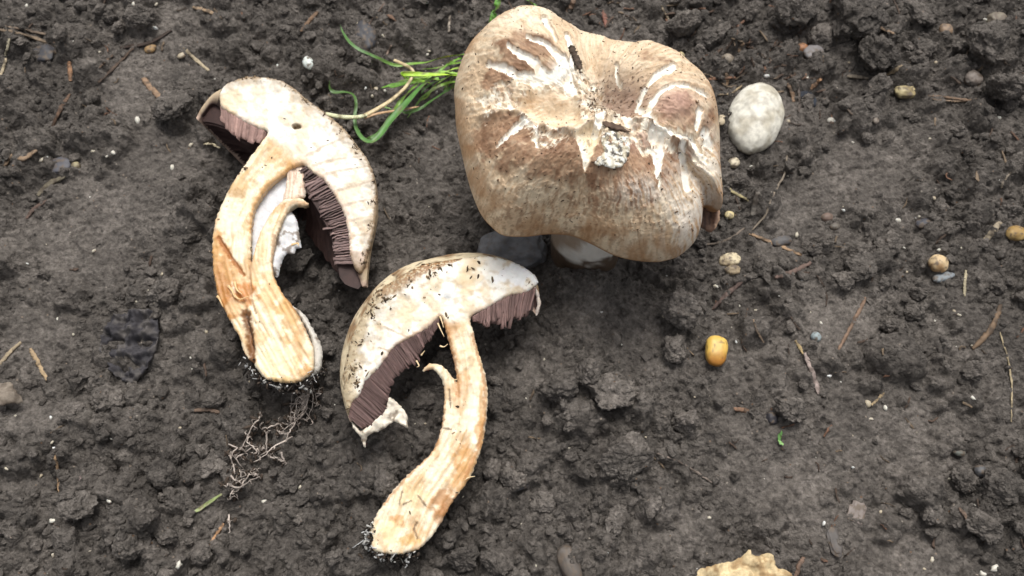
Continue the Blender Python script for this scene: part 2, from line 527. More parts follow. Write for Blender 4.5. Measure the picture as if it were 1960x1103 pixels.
ext = [0.0]
s_ = STEP
while ext[-1] < 9.0:
    s_ *= 1.19; ext.append(ext[-1] + s_)
ext = np.array(ext[1:]); ne = len(ext)
X_ = np.concatenate([dx_[0] - ext[::-1], dx_, dx_[-1] + ext]); Y_ = np.concatenate([dy_[0] - ext[::-1], dy_, dy_[-1] + ext])
FX, FY = np.meshgrid(X_, Y_)
FZ = gh(np.clip(FX, dx_[0], dx_[-1]), np.clip(FY, dy_[0], dy_[-1]))
dd = np.hypot(FX - np.clip(FX, dx_[0], dx_[-1]), FY - np.clip(FY, dy_[0], dy_[-1]))
kf = np.exp(-dd / 0.010)
FZ = FZ * kf + (1 - kf) * (0.010 * fbm2(FX * 5, FY * 5, 3, 0.6) + 0.006 * np.abs(fbm2(FX * 45, FY * 45, 3, .3)) * np.exp(-dd / .5) + 0.003 * fbm2(FX * 130, FY * 130, 3, .7) * np.exp(-dd / .12))
o = put('soil_ground', np.stack([FX, FY, FZ], -1).reshape(-1, 3), grid_faces(len(Y_), len(X_)), M_soil, base=(0, 0, 0))
at_ = o.data.attributes.new('dry', 'FLOAT', 'POINT')
sm_ = np.clip((smooth - .35) / .65, 0, 1)
dr_ = samp(sm_, np.clip(FX, dx_[0], dx_[-1]), np.clip(FY, dy_[0], dy_[-1])) * kf + (1 - kf) * np.clip(.3 + fbm2(FX * 14 + 3, FY * 14, 4, .9), 0, 1)
at_.data.foreach_set('value', dr_.astype(np.float32).ravel())
tag(o, 'damp dark brown garden soil, crumbly and crusted', 'soil', kind='structure')

# ------------------------------------------------------------------ flat slabs with a rounded belly (cut faces)
def slab(poly, P0, n, sp=0.0005, drop=0.0012, redge=0.0016, T=0.006, R=0.008, dist_poly=None, relief=None, hole=None, jitter=1.0):
    """Triangulated cut face on the plane (P0, n): outline in photo pixels. Returns V, F(tri), px, py, edge distance (m), top mask."""
    n = np.array(n, float); n /= np.linalg.norm(n)
    poly = crom(poly, len(poly) * 6, True)
    Wp = p2plane(poly[:, 0], poly[:, 1], P0, n)
    ex = np.array([1.0, 0, 0]); ex -= n * (ex @ n); ex /= np.linalg.norm(ex); ey = np.cross(n, ex)
    q = np.stack([(Wp - P0) @ ex, (Wp - P0) @ ey], -1)
    q = resamp(np.vstack([q, q[:1]]), max(24, int(np.linalg.norm(np.diff(q, axis=0), axis=1).sum() / sp)))[:-1]
    q = q + jitter * 0.00035 * np.stack([fbm2(q[:, 0] * 700, q[:, 1] * 700, 3, .1), fbm2(q[:, 0] * 700, q[:, 1] * 700, 3, .6)], -1)
    gx, gy = np.meshgrid(np.arange(q[:, 0].min(), q[:, 0].max(), sp), np.arange(q[:, 1].min(), q[:, 1].max(), sp))
    gx = gx + rng.uniform(-.22, .22, gx.shape) * sp; gy = gy + rng.uniform(-.22, .22, gy.shape) * sp
    gx, gy = gx.ravel(), gy.ravel()
    ql = [tuple(a) for a in q]
    m = inside(gx, gy, ql)
    gx, gy = gx[m], gy[m]
    d, _, _ = seg_dist(gx, gy, ql, True)
    gx, gy = gx[d > sp * 0.55], gy[d > sp * 0.55]
    nb = len(q)
    pts = [Vector(a) for a in ql] + [Vector((a, b)) for a, b in zip(gx.tolist(), gy.tolist())]
    r = geometry.delaunay_2d_cdt(pts, [(i, (i + 1) % nb) for i in range(nb)], [list(range(nb))], 1, 1e-7)
    v2 = np.array([v[:] for v in r[0]]); F = np.array([f for f in r[2] if len(f) == 3])
    a, b, c = v2[F[:, 0]], v2[F[:, 1]], v2[F[:, 2]]
    flip = ((b - a)[:, 0] * (c - a)[:, 1] - (b - a)[:, 1] * (c - a)[:, 0]) < 0
    F[flip] = F[flip][:, ::-1]
    flat = P0 + v2[:, :1] * ex + v2[:, 1:] * ey
    px, py = w2p(flat)
    dq, _, _ = seg_dist(v2[:, 0], v2[:, 1], ql, True)
    if dist_poly is not None:
        Wd = [p2plane(np.array([p[0]]), np.array([p[1]]), P0, n)[0] for p in crom(dist_poly, len(dist_poly) * 4, True)]
        dl = [((w - P0) @ ex, (w - P0) @ ey) for w in Wd]
        de, _, _ = seg_dist(v2[:, 0], v2[:, 1], dl, True)
    else:
        de = dq
    t = np.clip(de / redge, 0, 1)
    ztop = -drop * (1 - np.sqrt(1 - (1 - t) ** 2))
    if relief is not None: ztop = ztop + relief(px, py, de, v2)
    t2 = np.clip(dq / R, 0, 1)
    zbot = np.minimum(ztop, -drop) - 0.0002 - T * np.sqrt(t2 * (2 - t2))
    V = np.vstack([flat + n * ztop[:, None], flat + n * zbot[:, None]])
    k = len(v2)
    Ft = np.vstack([F, F[:, ::-1] + k])
    # side wall along every edge used by one triangle only
    E = np.vstack([F[:, [0, 1]], F[:, [1, 2]], F[:, [2, 0]]])
    key = np.sort(E, 1); kk = key[:, 0].astype(np.int64) * 10000000 + key[:, 1]
    _, inv, cnt = np.unique(kk, return_inverse=True, return_counts=True)
    B = E[cnt[inv] == 1]
    side = np.vstack([np.stack([B[:, 1], B[:, 0], B[:, 0] + k], -1), np.stack([B[:, 1], B[:, 0] + k, B[:, 1] + k], -1)])
    Ft = np.vstack([Ft, side])
    return dict(V=V, F=Ft, px=np.tile(px, 2), py=np.tile(py, 2), de=np.tile(de, 2), top=np.arange(2 * k) < k, v2=np.vstack([v2, v2]), n=k)

def mixc(c, col, m):
    m = np.clip(m, 0, 1)[:, None]
    return c * (1 - m) + np.asarray(col) * m

def blob(c, px, py, cx, cy, rx, ry, col, s=1.0, nz=0.6, sc=0.05, rot=0):
    a = rad(rot); X = (px - cx) * math.cos(a) + (py - cy) * math.sin(a); Y = -(px - cx) * math.sin(a) + (py - cy) * math.cos(a)
    d = np.sqrt((X / rx) ** 2 + (Y / ry) ** 2) + nz * fbm2(px * sc, py * sc, 4, 0.2 + cx % 7 * 0.1)
    return mixc(c, col, s * (1 - sstep(0.55, 1.15, d)))

def stroke(c, px, py, pl, w0, w1, col, s=1.0, nz=0.35, sc=0.12):
    d, t, _ = seg_dist(px, py, pl)
    w = w0 + (w1 - w0) * t
    d = d + nz * w * fbm2(px * sc, py * sc, 3, 0.4)
    return mixc(c, col, s * (1 - sstep(0.45, 1.05, d / np.maximum(w, 0.1))))

def crumbs_on(P, N, r0, r1, flat=0.6):
    """joined mesh of little lumps sitting at P"""
    parts = []
    V0, F0 = ICO[1]
    n = len(P)
    r = r0 * (r1 / r0) ** rng.random(n)
    for i in range(n):
        s = r[i] * np.array([rng.uniform(.7, 2.4), rng.uniform(.45, .9), rng.uniform(.3, .6) * flat + .15])
        v = (V0 * (1 + 0.32 * rng.normal(size=(len(V0), 1)))) * s
        v = v @ rotm(rng.uniform(-.4, .4), rng.uniform(-.4, .4), rng.uniform(0, 6.28)).T
        parts.append((v + P[i] + N * s[2] * 0.3, F0))
    return join(parts)

# ------------------------------------------------------------------ cut mushroom halves
def plane3(a, b, c):
    P = [p2w(np.array([p[0]]), np.array([p[1]]), np.array([p[2]]))[0] for p in (a, b, c)]
    n = np.cross(P[1] - P[0], P[2] - P[0]); n /= np.linalg.norm(n)
    if n[2] < 0: n = -n
    return P[0], n

def fibre(px, py, cl, k1=0.14, k2=0.008, sd=0.3):
    d, t, sg = seg_dist(px, py, cl)
    L = sum(math.dist(a, b) for a, b in zip(cl[:-1], cl[1:]))
    return fbm2(d * sg * k1, t * L * k2, 4, sd), d * sg, t

def split_put(sl, region, colr, root, mat, names):
    V, F = sl['V'], sl['F']
    cx = sl['px'][F].mean(1); cy = sl['py'][F].mean(1)
    m = inside(cx, cy, region)
    for nm, k in ((names[0], ~m), (names[1], m)):
        f = F[k]; used, inv = np.unique(f, return_inverse=True)
        put(nm, V[used], inv.reshape(-1, 3), mat, colr[used], root)

def half_shell(root, P0, n, OL, OR, IL, IR, GL, GR, rims, squash, lift, ldrop, ngill, shellcol, name='cap_skin', sag=0.0):
    ex = np.array([1.0, 0, 0]); ex -= n * (ex @ n); ex /= np.linalg.norm(ex); ey = np.cross(n, ex)
    def pl(L):
        L = np.array(L, float); w = p2plane(L[:, 0], L[:, 1], P0, n) - P0
        return np.stack([w @ ex, w @ ey], -1)
    rl, rr = pl(rims)
    mid = (rl + rr) / 2; Bv = (rr - rl) / np.linalg.norm(rr - rl); Av = np.array([-Bv[1], Bv[0]])
    if (pl([OL[0]])[0] - mid) @ Av < 0: Av = -Av
    def prof(L, N=46):
        q = resamp(crom(pl(L), len(L) * 6), N) - mid
        return np.stack([q @ Av, q @ Bv], -1)
    pr = {k: prof(v) for k, v in dict(OL=OL, OR=OR, IL=IL, IR=IR, GL=GL, GR=GR).items()}
    def surf(l, r, al, k=1.0, sc=1.0):
        w = (1 - np.cos(al)) / 2
        a = r[None, :, 0] * (1 - w)[:, None] + l[None, :, 0] * w[:, None]
        s = np.linspace(0, 1, a.shape[1])[None, :]
        rb = np.maximum(r[None, :, 1], 0.0005) * (1 - w)[:, None] + np.maximum(-l[None, :, 1], 0.0005) * w[:, None]
        a = a + lift * np.sin(al)[:, None] * s
        b = rb * np.cos(al)[:, None] * sc
        z = -rb * np.sin(al)[:, None] * squash * k - ldrop * w[:, None] * s ** 2 - 0.0024 - sag * s * np.sin(al)[:, None]
        wob = 0.0010 * fbm2(a * 130 + 5, (b + z) * 130, 3, .5)
        p2 = mid + a[..., None] * Av + b[..., None] * Bv
        return P0 + p2[..., :1] * ex + p2[..., 1:] * ey + (z + wob * np.sin(al)[:, None])[..., None] * n
    al = np.linspace(0.0, math.pi, 110)
    So = surf(pr['OL'], pr['OR'], al, 1.0, 0.995)
    Si = surf(pr['IL'], pr['IR'], al, 0.86, 0.995)
    nu, nv = So.shape[:2]
    V = np.vstack([So.reshape(-1, 3), Si.reshape(-1, 3)])
    F = grid_faces(nu, nv); k = nu * nv
    rim = np.array([[i * nv + nv - 1, (i + 1) * nv + nv - 1, (i + 1) * nv + nv - 1 + k, i * nv + nv - 1 + k] for i in range(nu - 1)])
    e0 = np.array([[j, j + 1, j + 1 + k, j + k] for j in range(nv - 1)])
    e1 = e0 + (nu - 1) * nv
    Fa = np.vstack([F, F[:, ::-1] + k, rim, e0, e1])
    px, py = w2p(V)
    c = np.tile(shellcol[0], (len(V), 1))
    nz = fbm3(V[:, 0] * 160, V[:, 1] * 160, V[:, 2] * 160, 4)
    c[:k] = mixc(c[:k], shellcol[1], sstep(-.1, .5, nz[:k]))
    c[:k] = mixc(c[:k], S(70, 58, 46), sstep(.35, .7, fbm3(V[:k, 0] * 420, V[:k, 1] * 420, V[:k, 2] * 420, 3)))
    c[k:] = S(66, 48, 43); c[k:] = mixc(c[k:], S(46, 33, 30), sstep(-.2, .5, nz[k:]))
    sv2 = np.tile(np.tile(np.linspace(0, 1, nv), nu), 2)
    c = mixc(c, S(176, 152, 136), .9 * sstep(.955, .985, sv2 + .01 * nz))
    put(name, V, Fa, M_cap, c, root)
    # radial gill plates lining the inside of the shell
    parts = []
    for a in np.linspace(0.08, math.pi - 0.08, ngill):
        aa = np.array([a + rng.normal() * 0.004])
        p = surf(pr['IL'], pr['IR'], aa, 0.87)[0][::2]; q = surf(pr['GL'], pr['GR'], aa, 0.80)[0][::2]
        q = q + rng.normal(size=3) * 0.0003
        v = np.vstack([p, q]); m = len(p)
        parts.append((v, np.array([[j, j + 1, j + 1 + m, j + m] for j in range(m - 1)])))
    V, F = join(parts)
    c = np.tile(S(62, 44, 40), (len(V), 1)) * (0.7 + 0.6 * rng.random((len(V), 1)))
    tag(put('inner_gills', V, F, M_gill, c, root), kind='stuff')

def gill_band(root, P0, n, Fc, Gc, N, col, tilt=0.0014, over=1.5, jag=0.10, z0=-0.0006, colv=0.16, under=True):
    A = resamp(crom(Fc, len(Fc) * 6), N + 1); B = resamp(crom(Gc, len(Gc) * 6), N + 1)
    Aw = p2plane(A[:, 0], A[:, 1], P0, n); Bw = p2plane(B[:, 0], B[:, 1], P0, n)
    k = np.arange(N + 2); sd_ = Fc[0][0] * .01
    jg = jag * (1.3 * fbm2(k * .23 + sd_, k * 0., 2, .2) + .5 * rng.normal(size=N + 2))      # uneven lengths, in runs
    ln_ = fbm2(k * .31 + sd_, k * 0. + 3, 2, .6)                                               # runs leaning one way, then the other
    cv = fbm2(k * .2 + sd_, k * 0. + 7, 3, .4)
    m = 7; t = np.linspace(0, 1, m)[:, None]
    for i in range(N):
        a0, b0 = Aw[i], Bw[i] + (Bw[i] - Aw[i]) * jg[i]
        along = (Aw[i + 1] - Aw[i] + Bw[i + 1] - Bw[i]) * .5
        wid = over * rng.uniform(.8, 1.25)
        a1 = a0 + (Aw[i + 1] - Aw[i]) * wid; b1 = b0 + (Bw[i + 1] - Bw[i]) * wid
        b1 = b1 + (b1 - a1) * rng.normal() * .05
        a0 = a0 + (a0 - b0) * 0.06; a1 = a1 + (a1 - b1) * 0.06
        tz = tilt * rng.uniform(.4, 1.5)
        wv = fbm2(t[:, 0] * 2.2 + i * .35, t[:, 0] * 0 + sd_, 2, .5)[:, None]                  # crumpling shared by neighbours
        sh = along * (.9 * wv * t + ln_[i] * .8 * t ** 2 + rng.normal() * .15 * t)
        wz_ = n * (.00035 * fbm2(t[:, 0] * 3 + i * .8, t[:, 0] * 0, 2, .9)[:, None])
        e0 = a0 + (b0 - a0) * t + n * (z0 - tz - t * 0.0009) + sh + wz_
        e1 = a1 + (b1 - a1) * t + n * (z0 - 0.0001 - t * 0.0011) + sh + wz_
        d = n * -0.00022
        V = np.vstack([e0, e1, e0 + d, e1 + d])
        F = []
        for q in range(m - 1):
            F += [(q, q + 1, m + q + 1, m + q), (2 * m + q, 3 * m + q, 3 * m + q + 1, 2 * m + q + 1),
                  (q, 2 * m + q, 2 * m + q + 1, q + 1), (m + q, m + q + 1, 3 * m + q + 1, 3 * m + q)]
        F += [(0, m, 3 * m, 2 * m), (m - 1, 3 * m - 1, 4 * m - 1, 2 * m - 1)]
        c = np.tile(col * (1 + .35 * cv[i] + rng.normal() * colv), (len(V), 1))
        c[m:2 * m] *= 1.18                     # paler free margin of each lamella
        put('gill', V, F, M_gill, c, root, smooth=True)
    if under:
        poly = [tuple(p) for p in A[::4]] + [tuple(p) for p in B[::-4]]
        s = slab(poly, P0 - n * 0.0026, n, sp=0.0016, T=0.003, R=0.004)
        put('gill_layer', s['V'], s['F'], M_gill, col * 0.7, root)

def specks(root, P, n, r0, r1, name='soil_specks', cols=(S(66, 55, 44), S(152, 130, 102))):
    V, F = crumbs_on(P, n, r0, r1)
    c = np.repeat(np.array(cols[0])[None] + (np.array(cols[1]) - cols[0])[None] * rng.random((len(P), 1)) ** 2, len(ICO[1][0]), 0)
    tag(put(name, V, F, M_speck, c, root), kind='stuff')

def tuft(root, name, poly, P0, n, cnt, z=-0.003, cols=(S(44, 39, 35), S(200, 200, 198)), ln=0.0032, out=.35, wf=.3):
    """mycelium fuzz: short bent threads and crumbs along a line"""
    q = resamp(np.array(poly, float), 200)
    parts = []; cc = []
    for i in range(cnt):
        p = q[rng.integers(0, 200)] + rng.normal(size=2) * 6
        w = p2plane(np.array([p[0]]), np.array([p[1]]), P0 + n * (z * rng.uniform(0, 2)), n)[0]
        dirv = np.array([rng.normal() * .7, -abs(rng.normal()) * out, rng.normal() * .5]); dirv /= np.linalg.norm(dirv)
        l = ln * rng.uniform(.25, .9)
        t = np.linspace(0, 1, 5)[:, None]
        path = w + dirv * l * t + rng.normal(size=3) * l * .5 * t ** 2 + rng.normal(size=(5, 3)) * l * .06
        r = rng.uniform(.00012, .00045)
        v, f = sweep(path, r, r, 5)
        f4 = np.array([list(a) + [a[-1]] if len(a) == 3 else list(a) for a in f])
        parts.append((v, f4)); cc.append(np.tile(cols[1] * rng.uniform(.35, 1) if rng.random() < .42 else cols[0], (len(v), 1)))
    V = np.vstack([p[0] for p in parts]); k = 0; F = []
    for v, f in parts:
        for a in f.tolist():
            F.append(tuple(x + k for x in (a[:3] if a[2] == a[3] else a)))
        k += len(v)
    tag(put(name, V, F, M_plain, np.vstack(cc), root), kind='stuff')
    pp = np.array([q[rng.integers(0, 200)] + rng.normal(size=2) * 5 for _ in range(int(cnt * 1.4))])
    w = p2plane(pp[:, 0], pp[:, 1], P0, n) + n * (z * rng.uniform(-.2, 2.2, (len(pp), 1)))
    V, F = crumbs_on(w, n, .00016, .0009, 1.2)
    k_ = rng.random((len(pp), 1))
    c_ = np.where(k_ > wf, S(66, 57, 50) * (.5 + k_), S(206, 204, 198) * rng.uniform(.3, 1, k_.shape))
    tag(put('base_dirt', V, F, M_speck, np.repeat(c_, len(ICO[1][0]), 0), root), kind='stuff')

CREAM = S(243, 236, 220); WHITE = S(243, 238, 226); TAN = S(222, 190, 145); AMBER = S(196, 138, 72); BROWN = S(138, 92, 48); DIRT = S(70, 58, 46)

# ---- half mushroom with the split stem (left)
P0a, na = plane3((620, 250, 0.034), (540, 710, 0.019), (430, 300, 0.031))
U1 = [(421, 172), (438, 156), (470, 146), (503, 146), (536, 152), (562, 167), (581, 184), (607, 203), (634, 224), (660, 247), (683, 277), (702, 303), (715, 335), (720, 368),
      (720, 407), (714, 443), (708, 469), (700, 498), (690, 520), (678, 512), (669, 486), (667, 459), (661, 421), (654, 400), (647, 387), (634, 365), (617, 342), (598, 329),
      (581, 314), (570, 317), (556, 321), (536, 336), (516, 353), (497, 376), (484, 402), (479, 440), (479, 498), (485, 480), (494, 450), (506, 427), (519, 404), (533, 388), (552, 379),
      (575, 379), (589, 388), (581, 393), (565, 391), (549, 404), (537, 428), (527, 455), (522, 483), (520, 507), (525, 534), (543, 565), (560, 586), (574, 610), (587, 638),
      (598, 662), (600, 683), (598, 706), (587, 720), (567, 730), (546, 732), (512, 726), (498, 716), (481, 693), (467, 676), (458, 648), (446, 627), (432, 600), (417, 569),
      (410, 538), (405, 503), (405, 469), (406, 448), (412, 417), (425, 384), (441, 352), (461, 322), (477, 300), (500, 270), (510, 251), (493, 244), (470, 234), (438, 214), (424, 206), (419, 190)]
CL1 = [(560, 240), (530, 290), (480, 350), (445, 430), (440, 500), (455, 560), (500, 640), (550, 735)]
STEM1 = [(480, 262), (508, 250), (530, 268), (560, 300), (585, 316), (610, 400), (650, 760), (370, 760), (370, 262)]

def rel1(px, py, de, v2):
    f, lat, t = fibre(px, py, CL1)
    st = inside(px, py, STEM1)
    z = 0.0004 * fbm2(v2[:, 0] * 220, v2[:, 1] * 220, 4, .3)
    z = z + np.where(st, 0.0005 * f, 0.0)
    fr, _, _ = fibre(px, py, [(560, 300), (720, 400)], .02, .12, .7)
    z = z + np.where(st, 0, 0.0003 * fr)
    d = np.sqrt(((px - 567) / 9) ** 2 + ((py - 242) / 5.5) ** 2)
    z = z - 0.0035 * (1 - sstep(.6, 1.1, d))
    d, tt, _ = seg_dist(px, py, [(470, 605), (478, 640), (482, 690)]); z = z - 0.0018 * np.exp(-(d / 7) ** 2)
    d, tt, _ = seg_dist(px, py, [(418, 455), (440, 490), (466, 526)]); z = z - 0.0012 * np.exp(-(d / 3) ** 2)
    d, tt, _ = seg_dist(px, py, [(478, 498), (480, 560)]); z = z - 0.0010 * np.exp(-(d / 2.5) ** 2)
    # the cap cut sinks a little towards the outer skin
    z = z - np.where(st, 0, 0.0)
    return z

def col1(sl):
    px, py, de = sl['px'], sl['py'], sl['de']
    f, lat, t = fibre(px, py, CL1)
    st = inside(px, py, STEM1)
    c = np.tile(WHITE, (len(px), 1))
    c = mixc(c, S(222, 204, 176), .75 * sstep(-.2, .6, fbm2(px * .02, py * .02, 4, .1)))
    c = mixc(c, S(215, 190, 155), .55 * sstep(.15, .7, fbm2(px * .06, py * .06, 4, .6)))
    for pl in [[(598, 318), (640, 305), (690, 300)], [(620, 335), (660, 325), (705, 318)], [(640, 365), (680, 356), (716, 345)], [(655, 395), (690, 385), (718, 380)], [(662, 425), (690, 418), (716, 414)],
               [(585, 300), (620, 280), (662, 262)], [(668, 455), (690, 450), (708, 448)]]:
        c = stroke(c, px, py, pl, 4, 2, S(190, 168, 145), .6)
    c = stroke(c, px, py, [(575, 315), (600, 328), (634, 362), (660, 410), (668, 480)], 12, 12, S(205, 175, 150), .6)
    c = stroke(c, px, py, [(423, 206), (450, 222), (490, 244)], 9, 8, S(205, 180, 160), .6)
    c = blob(c, px, py, 440, 190, 30, 30, S(220, 198, 160), .7)
    c = blob(c, px, py, 690, 500, 25, 30, S(170, 140, 118), .7)
    # stem
    cs = np.tile(S(241, 227, 198), (len(px), 1))
    cs = mixc(cs, S(214, 178, 128), .6 * sstep(.05, .6, f))
    cs = mixc(cs, S(206, 160, 102), .6 * sstep(.05, .55, fbm2(px * .022, py * .018, 4, .47)))
    cs = mixc(cs, S(208, 164, 104), .5 * sstep(.25, .7, fibre(px, py, CL1, .1, .02, .8)[0]))
    cs = mixc(cs, S(212, 180, 136), .18 * sstep(.1, .4, fibre(px, py, CL1, .5, .02, .5)[0]))
    for b in [(424, 525, 30, 85, S(198, 146, 84), .85), (414, 465, 14, 50, S(204, 156, 96), .75), (436, 580, 30, 32, S(186, 128, 66), .8), (425, 545, 18, 40, S(168, 112, 58), .55), (470, 565, 22, 25, S(190, 122, 55), .8), (455, 590, 25, 20, TAN, .6),
              (555, 600, 22, 50, S(205, 160, 100), .7), (520, 560, 28, 45, S(214, 168, 104), .6), (575, 650, 12, 30, S(196, 150, 95), .6), (565, 310, 26, 18, S(214, 170, 118), .85),
              (455, 350, 26, 22, S(205, 172, 122), .7), (450, 370, 18, 12, S(176, 140, 92), .6), (530, 690, 40, 30, S(240, 222, 180), .8), (500, 480, 12, 40, S(224, 190, 140), .5),
              (585, 712, 14, 12, S(196, 140, 62), .7), (545, 728, 30, 6, S(205, 160, 80), .6), (435, 420, 25, 40, S(246, 232, 205), .7)]:
        cs = blob(cs, px, py, *b[:5], b[5])
    cs = stroke(cs, px, py, [(556, 321), (516, 353), (490, 385), (479, 440)], 12, 8, S(212, 166, 108), .8)
    cs = stroke(cs, px, py, [(418, 455), (440, 490), (466, 526)], 6, 5, S(158, 98, 45), .9)
    cs = stroke(cs, px, py, [(470, 600), (478, 640), (482, 690)], 12, 9, S(120, 76, 36), .95)
    cs = stroke(cs, px, py, [(472, 603), (480, 635), (486, 665)], 4, 3, S(60, 44, 32), .9, .8, .2)
    cs = stroke(cs, px, py, [(455, 560), (470, 575)], 6, 4, S(150, 96, 50), .8)
    cs = stroke(cs, px, py, [(478, 495), (480, 560), (490, 600)], 2.5, 2.5, S(150, 110, 70), .7)
    cs = stroke(cs, px, py, [(524, 450), (521, 500), (527, 535), (545, 566), (575, 608), (598, 660)], 5, 4, S(170, 120, 75), .6)
    cs = stroke(cs, px, py, [(589, 388), (565, 384), (540, 395)], 5, 6, S(196, 150, 105), .6)
    blend = sstep(-14, 14, seg_dist(px, py, [(495, 252), (530, 268), (560, 300), (600, 325)])[0] * np.where(st, 1, -1))
    c = c * (1 - blend[:, None]) + cs * blend[:, None]
    c = stroke(c, px, py, U1[1:20], 5, 6, S(120, 98, 74), .8, .9, .15)
    sm = fbm2(px * .05, py * .05, 4, .15)
    do, _, _ = seg_dist(px, py, U1[1:20])
    c = mixc(c, S(150, 128, 100), .55 * (1 - sstep(4, 30, do - 16 * sm)) * np.where(st, 0, 1))
    d = np.sqrt(((px - 567) / 10) ** 2 + ((py - 242) / 6.5) ** 2)
    c = mixc(c, S(120, 98, 70), 1 - sstep(.65, 1.05, d))
    c[~sl['top']] = mixc(c[~sl['top']], S(190, 170, 140), np.full((~sl['top']).sum(), .6))
    return c

def rest_z(px, py):
    return gp(np.array([px]), np.array([py]))[0]

r1_ = empty('cut_mushroom', (*(P0a[:2] * 0 + p2w(np.array([540.]), np.array([450.]), np.array([0.02]))[0][:2]), 0.0))
tag(r1_, 'halved mushroom, cut side up, with a split stem, beside the grass', 'mushroom', 'halved mushrooms lying on the soil')
sl = slab(U1, P0a, na, T=0.011, R=0.010, relief=rel1)
split_put(sl, STEM1, col1(sl), r1_, M_flesh, ('cap_flesh', 'stem'))
half_shell(r1_, P0a, na,
           [(655, 243), (634, 224), (607, 203), (581, 184), (562, 167), (536, 152), (503, 146), (470, 146), (438, 152), (402, 166), (378, 190), (364, 212)],
           [(655, 243), (683, 277), (702, 303), (715, 335), (720, 368), (720, 407), (714, 443), (708, 469), (703, 505), (700, 545)],
           [(585, 285), (545, 262), (510, 251), (493, 244), (470, 234), (438, 214), (423, 204), (398, 186), (380, 203), (368, 217)],
           [(585, 285), (600, 325), (617, 342), (634, 365), (647, 387), (661, 421), (667, 459), (672, 490), (682, 520), (692, 546)],
           [(570, 300), (530, 280), (500, 268), (480, 268), (461, 264), (448, 254), (425, 236), (405, 226), (385, 220), (370, 219)],
           [(570, 300), (579, 325), (585, 361), (601, 388), (615, 414), (630, 443), (638, 476), (644, 507), (653, 535), (688, 549)],
           [(364, 212), (700, 545)], 0.50, 0.002, 0.004, 90, (S(200, 180, 150), S(150, 120, 92)))
gill_band(r1_, P0a, na, [(579, 314), (598, 329), (617, 342), (634, 365), (647, 387), (661, 421), (667, 459), (673, 500)],
          [(570, 318), (576, 330), (585, 354), (601, 382), (615, 408), (630, 436), (638, 465), (645, 500)], 44, S(124, 104, 100), jag=.2, colv=.22)
gill_band(r1_, P0a, na, [(509, 251), (493, 244), (470, 234), (438, 214), (424, 205)], [(502, 266), (480, 268), (461, 264), (447, 254), (424, 234)], 20, S(146, 118, 110), jag=.16)
# stub of the inner strand, pale hollow of the stem, cottony veil remnant and the stem's outer skin
def sub_slab(root, name, poly, P0, n, dz, colr, mat=M_flesh, T=0.004, R=0.004, rel=None, sp=0.0006, fib=None, fc=None):
    s = slab(poly, P0 + n * dz, n, sp=sp, T=T, R=R, relief=rel, redge=0.0022, drop=0.0016)
    c = np.tile(colr, (len(s['px']), 1))
    if fib:
        f, _, _ = fibre(s['px'], s['py'], fib, .35, .02)
        c = mixc(c, fc, .8 * sstep(0, .5, f))
    else:
        c = mixc(c, colr * .72, .7 * sstep(0, .6, fbm2(s['px'] * .07, s['py'] * .07, 4, .3)))
        if name in ('veil_remnant', 'stem_skin'): c = mixc(c, S(112, 96, 80), .8 * sstep(.2, .42, fbm2(s['px'] * .05, s['py'] * .05, 4, .7)))
    return put(name, s['V'], s['F'], mat, c, root), s
sub_slab(r1_, 'strand_stub', [(549, 316), (565, 312), (582, 318), (584, 350), (583, 372), (570, 380), (552, 386), (538, 390), (543, 365), (547, 340)], P0a, na, -0.0022, S(235, 215, 195), T=.003,
         fib=[(565, 315), (560, 385)], fc=S(190, 160, 135), rel=lambda px, py, de, v: 0.0006 * fibre(px, py, [(565, 315), (560, 385)], .4, .01)[0])
sub_slab(r1_, 'stem_hollow', [(552, 322), (570, 330), (575, 372), (545, 395), (525, 415), (508, 445), (494, 485), (482, 525), (474, 480), (474, 430), (482, 398), (500, 370), (530, 338)], P0a, na, -0.0050, S(216, 217, 220), T=.003)
_, sv_ = sub_slab(r1_, 'veil_remnant', [(545, 398), (560, 408), (568, 425), (571, 450), (575, 471), (565, 474), (560, 484), (545, 484), (537, 498), (531, 522), (526, 528), (517, 505), (520, 460), (532, 425)], P0a, na, -0.0035, S(222, 222, 222), T=.0025,
         rel=lambda px, py, de, v: 0.0016 * fbm2(px * .03, py * .03, 2))
sub_slab(r1_, 'stem_skin', [(556, 585), (572, 592), (588, 612), (603, 638), (613, 660), (615, 690), (606, 712), (592, 712), (596, 680), (594, 650), (578, 615)], P0a, na, -0.0035, S(205, 200, 190), T=.006, R=.004, mat=M_cap)
# shreds of torn flesh
for i, pl in enumerate([[(438, 548), (447, 560), (452, 572)], [(450, 540), (455, 556), (466, 566)], [(446, 562), (460, 575), (478, 570)], [(417, 568), (422, 574), (430, 590)], [(559, 470), (572, 468), (573, 474)]]):
    Q = crom(pl, 8); w = p2plane(Q[:, 0], Q[:, 1], P0a, na) + na * 0.0008 + na * np.linspace(0, 0.0012, 8)[:, None]
    v, f = sweep(w, 0.0006 * np.linspace(1, .3, 8), 0.0003, 6)
    put('flesh_shred', v, f, M_flesh, S(226, 190, 140), r1_)
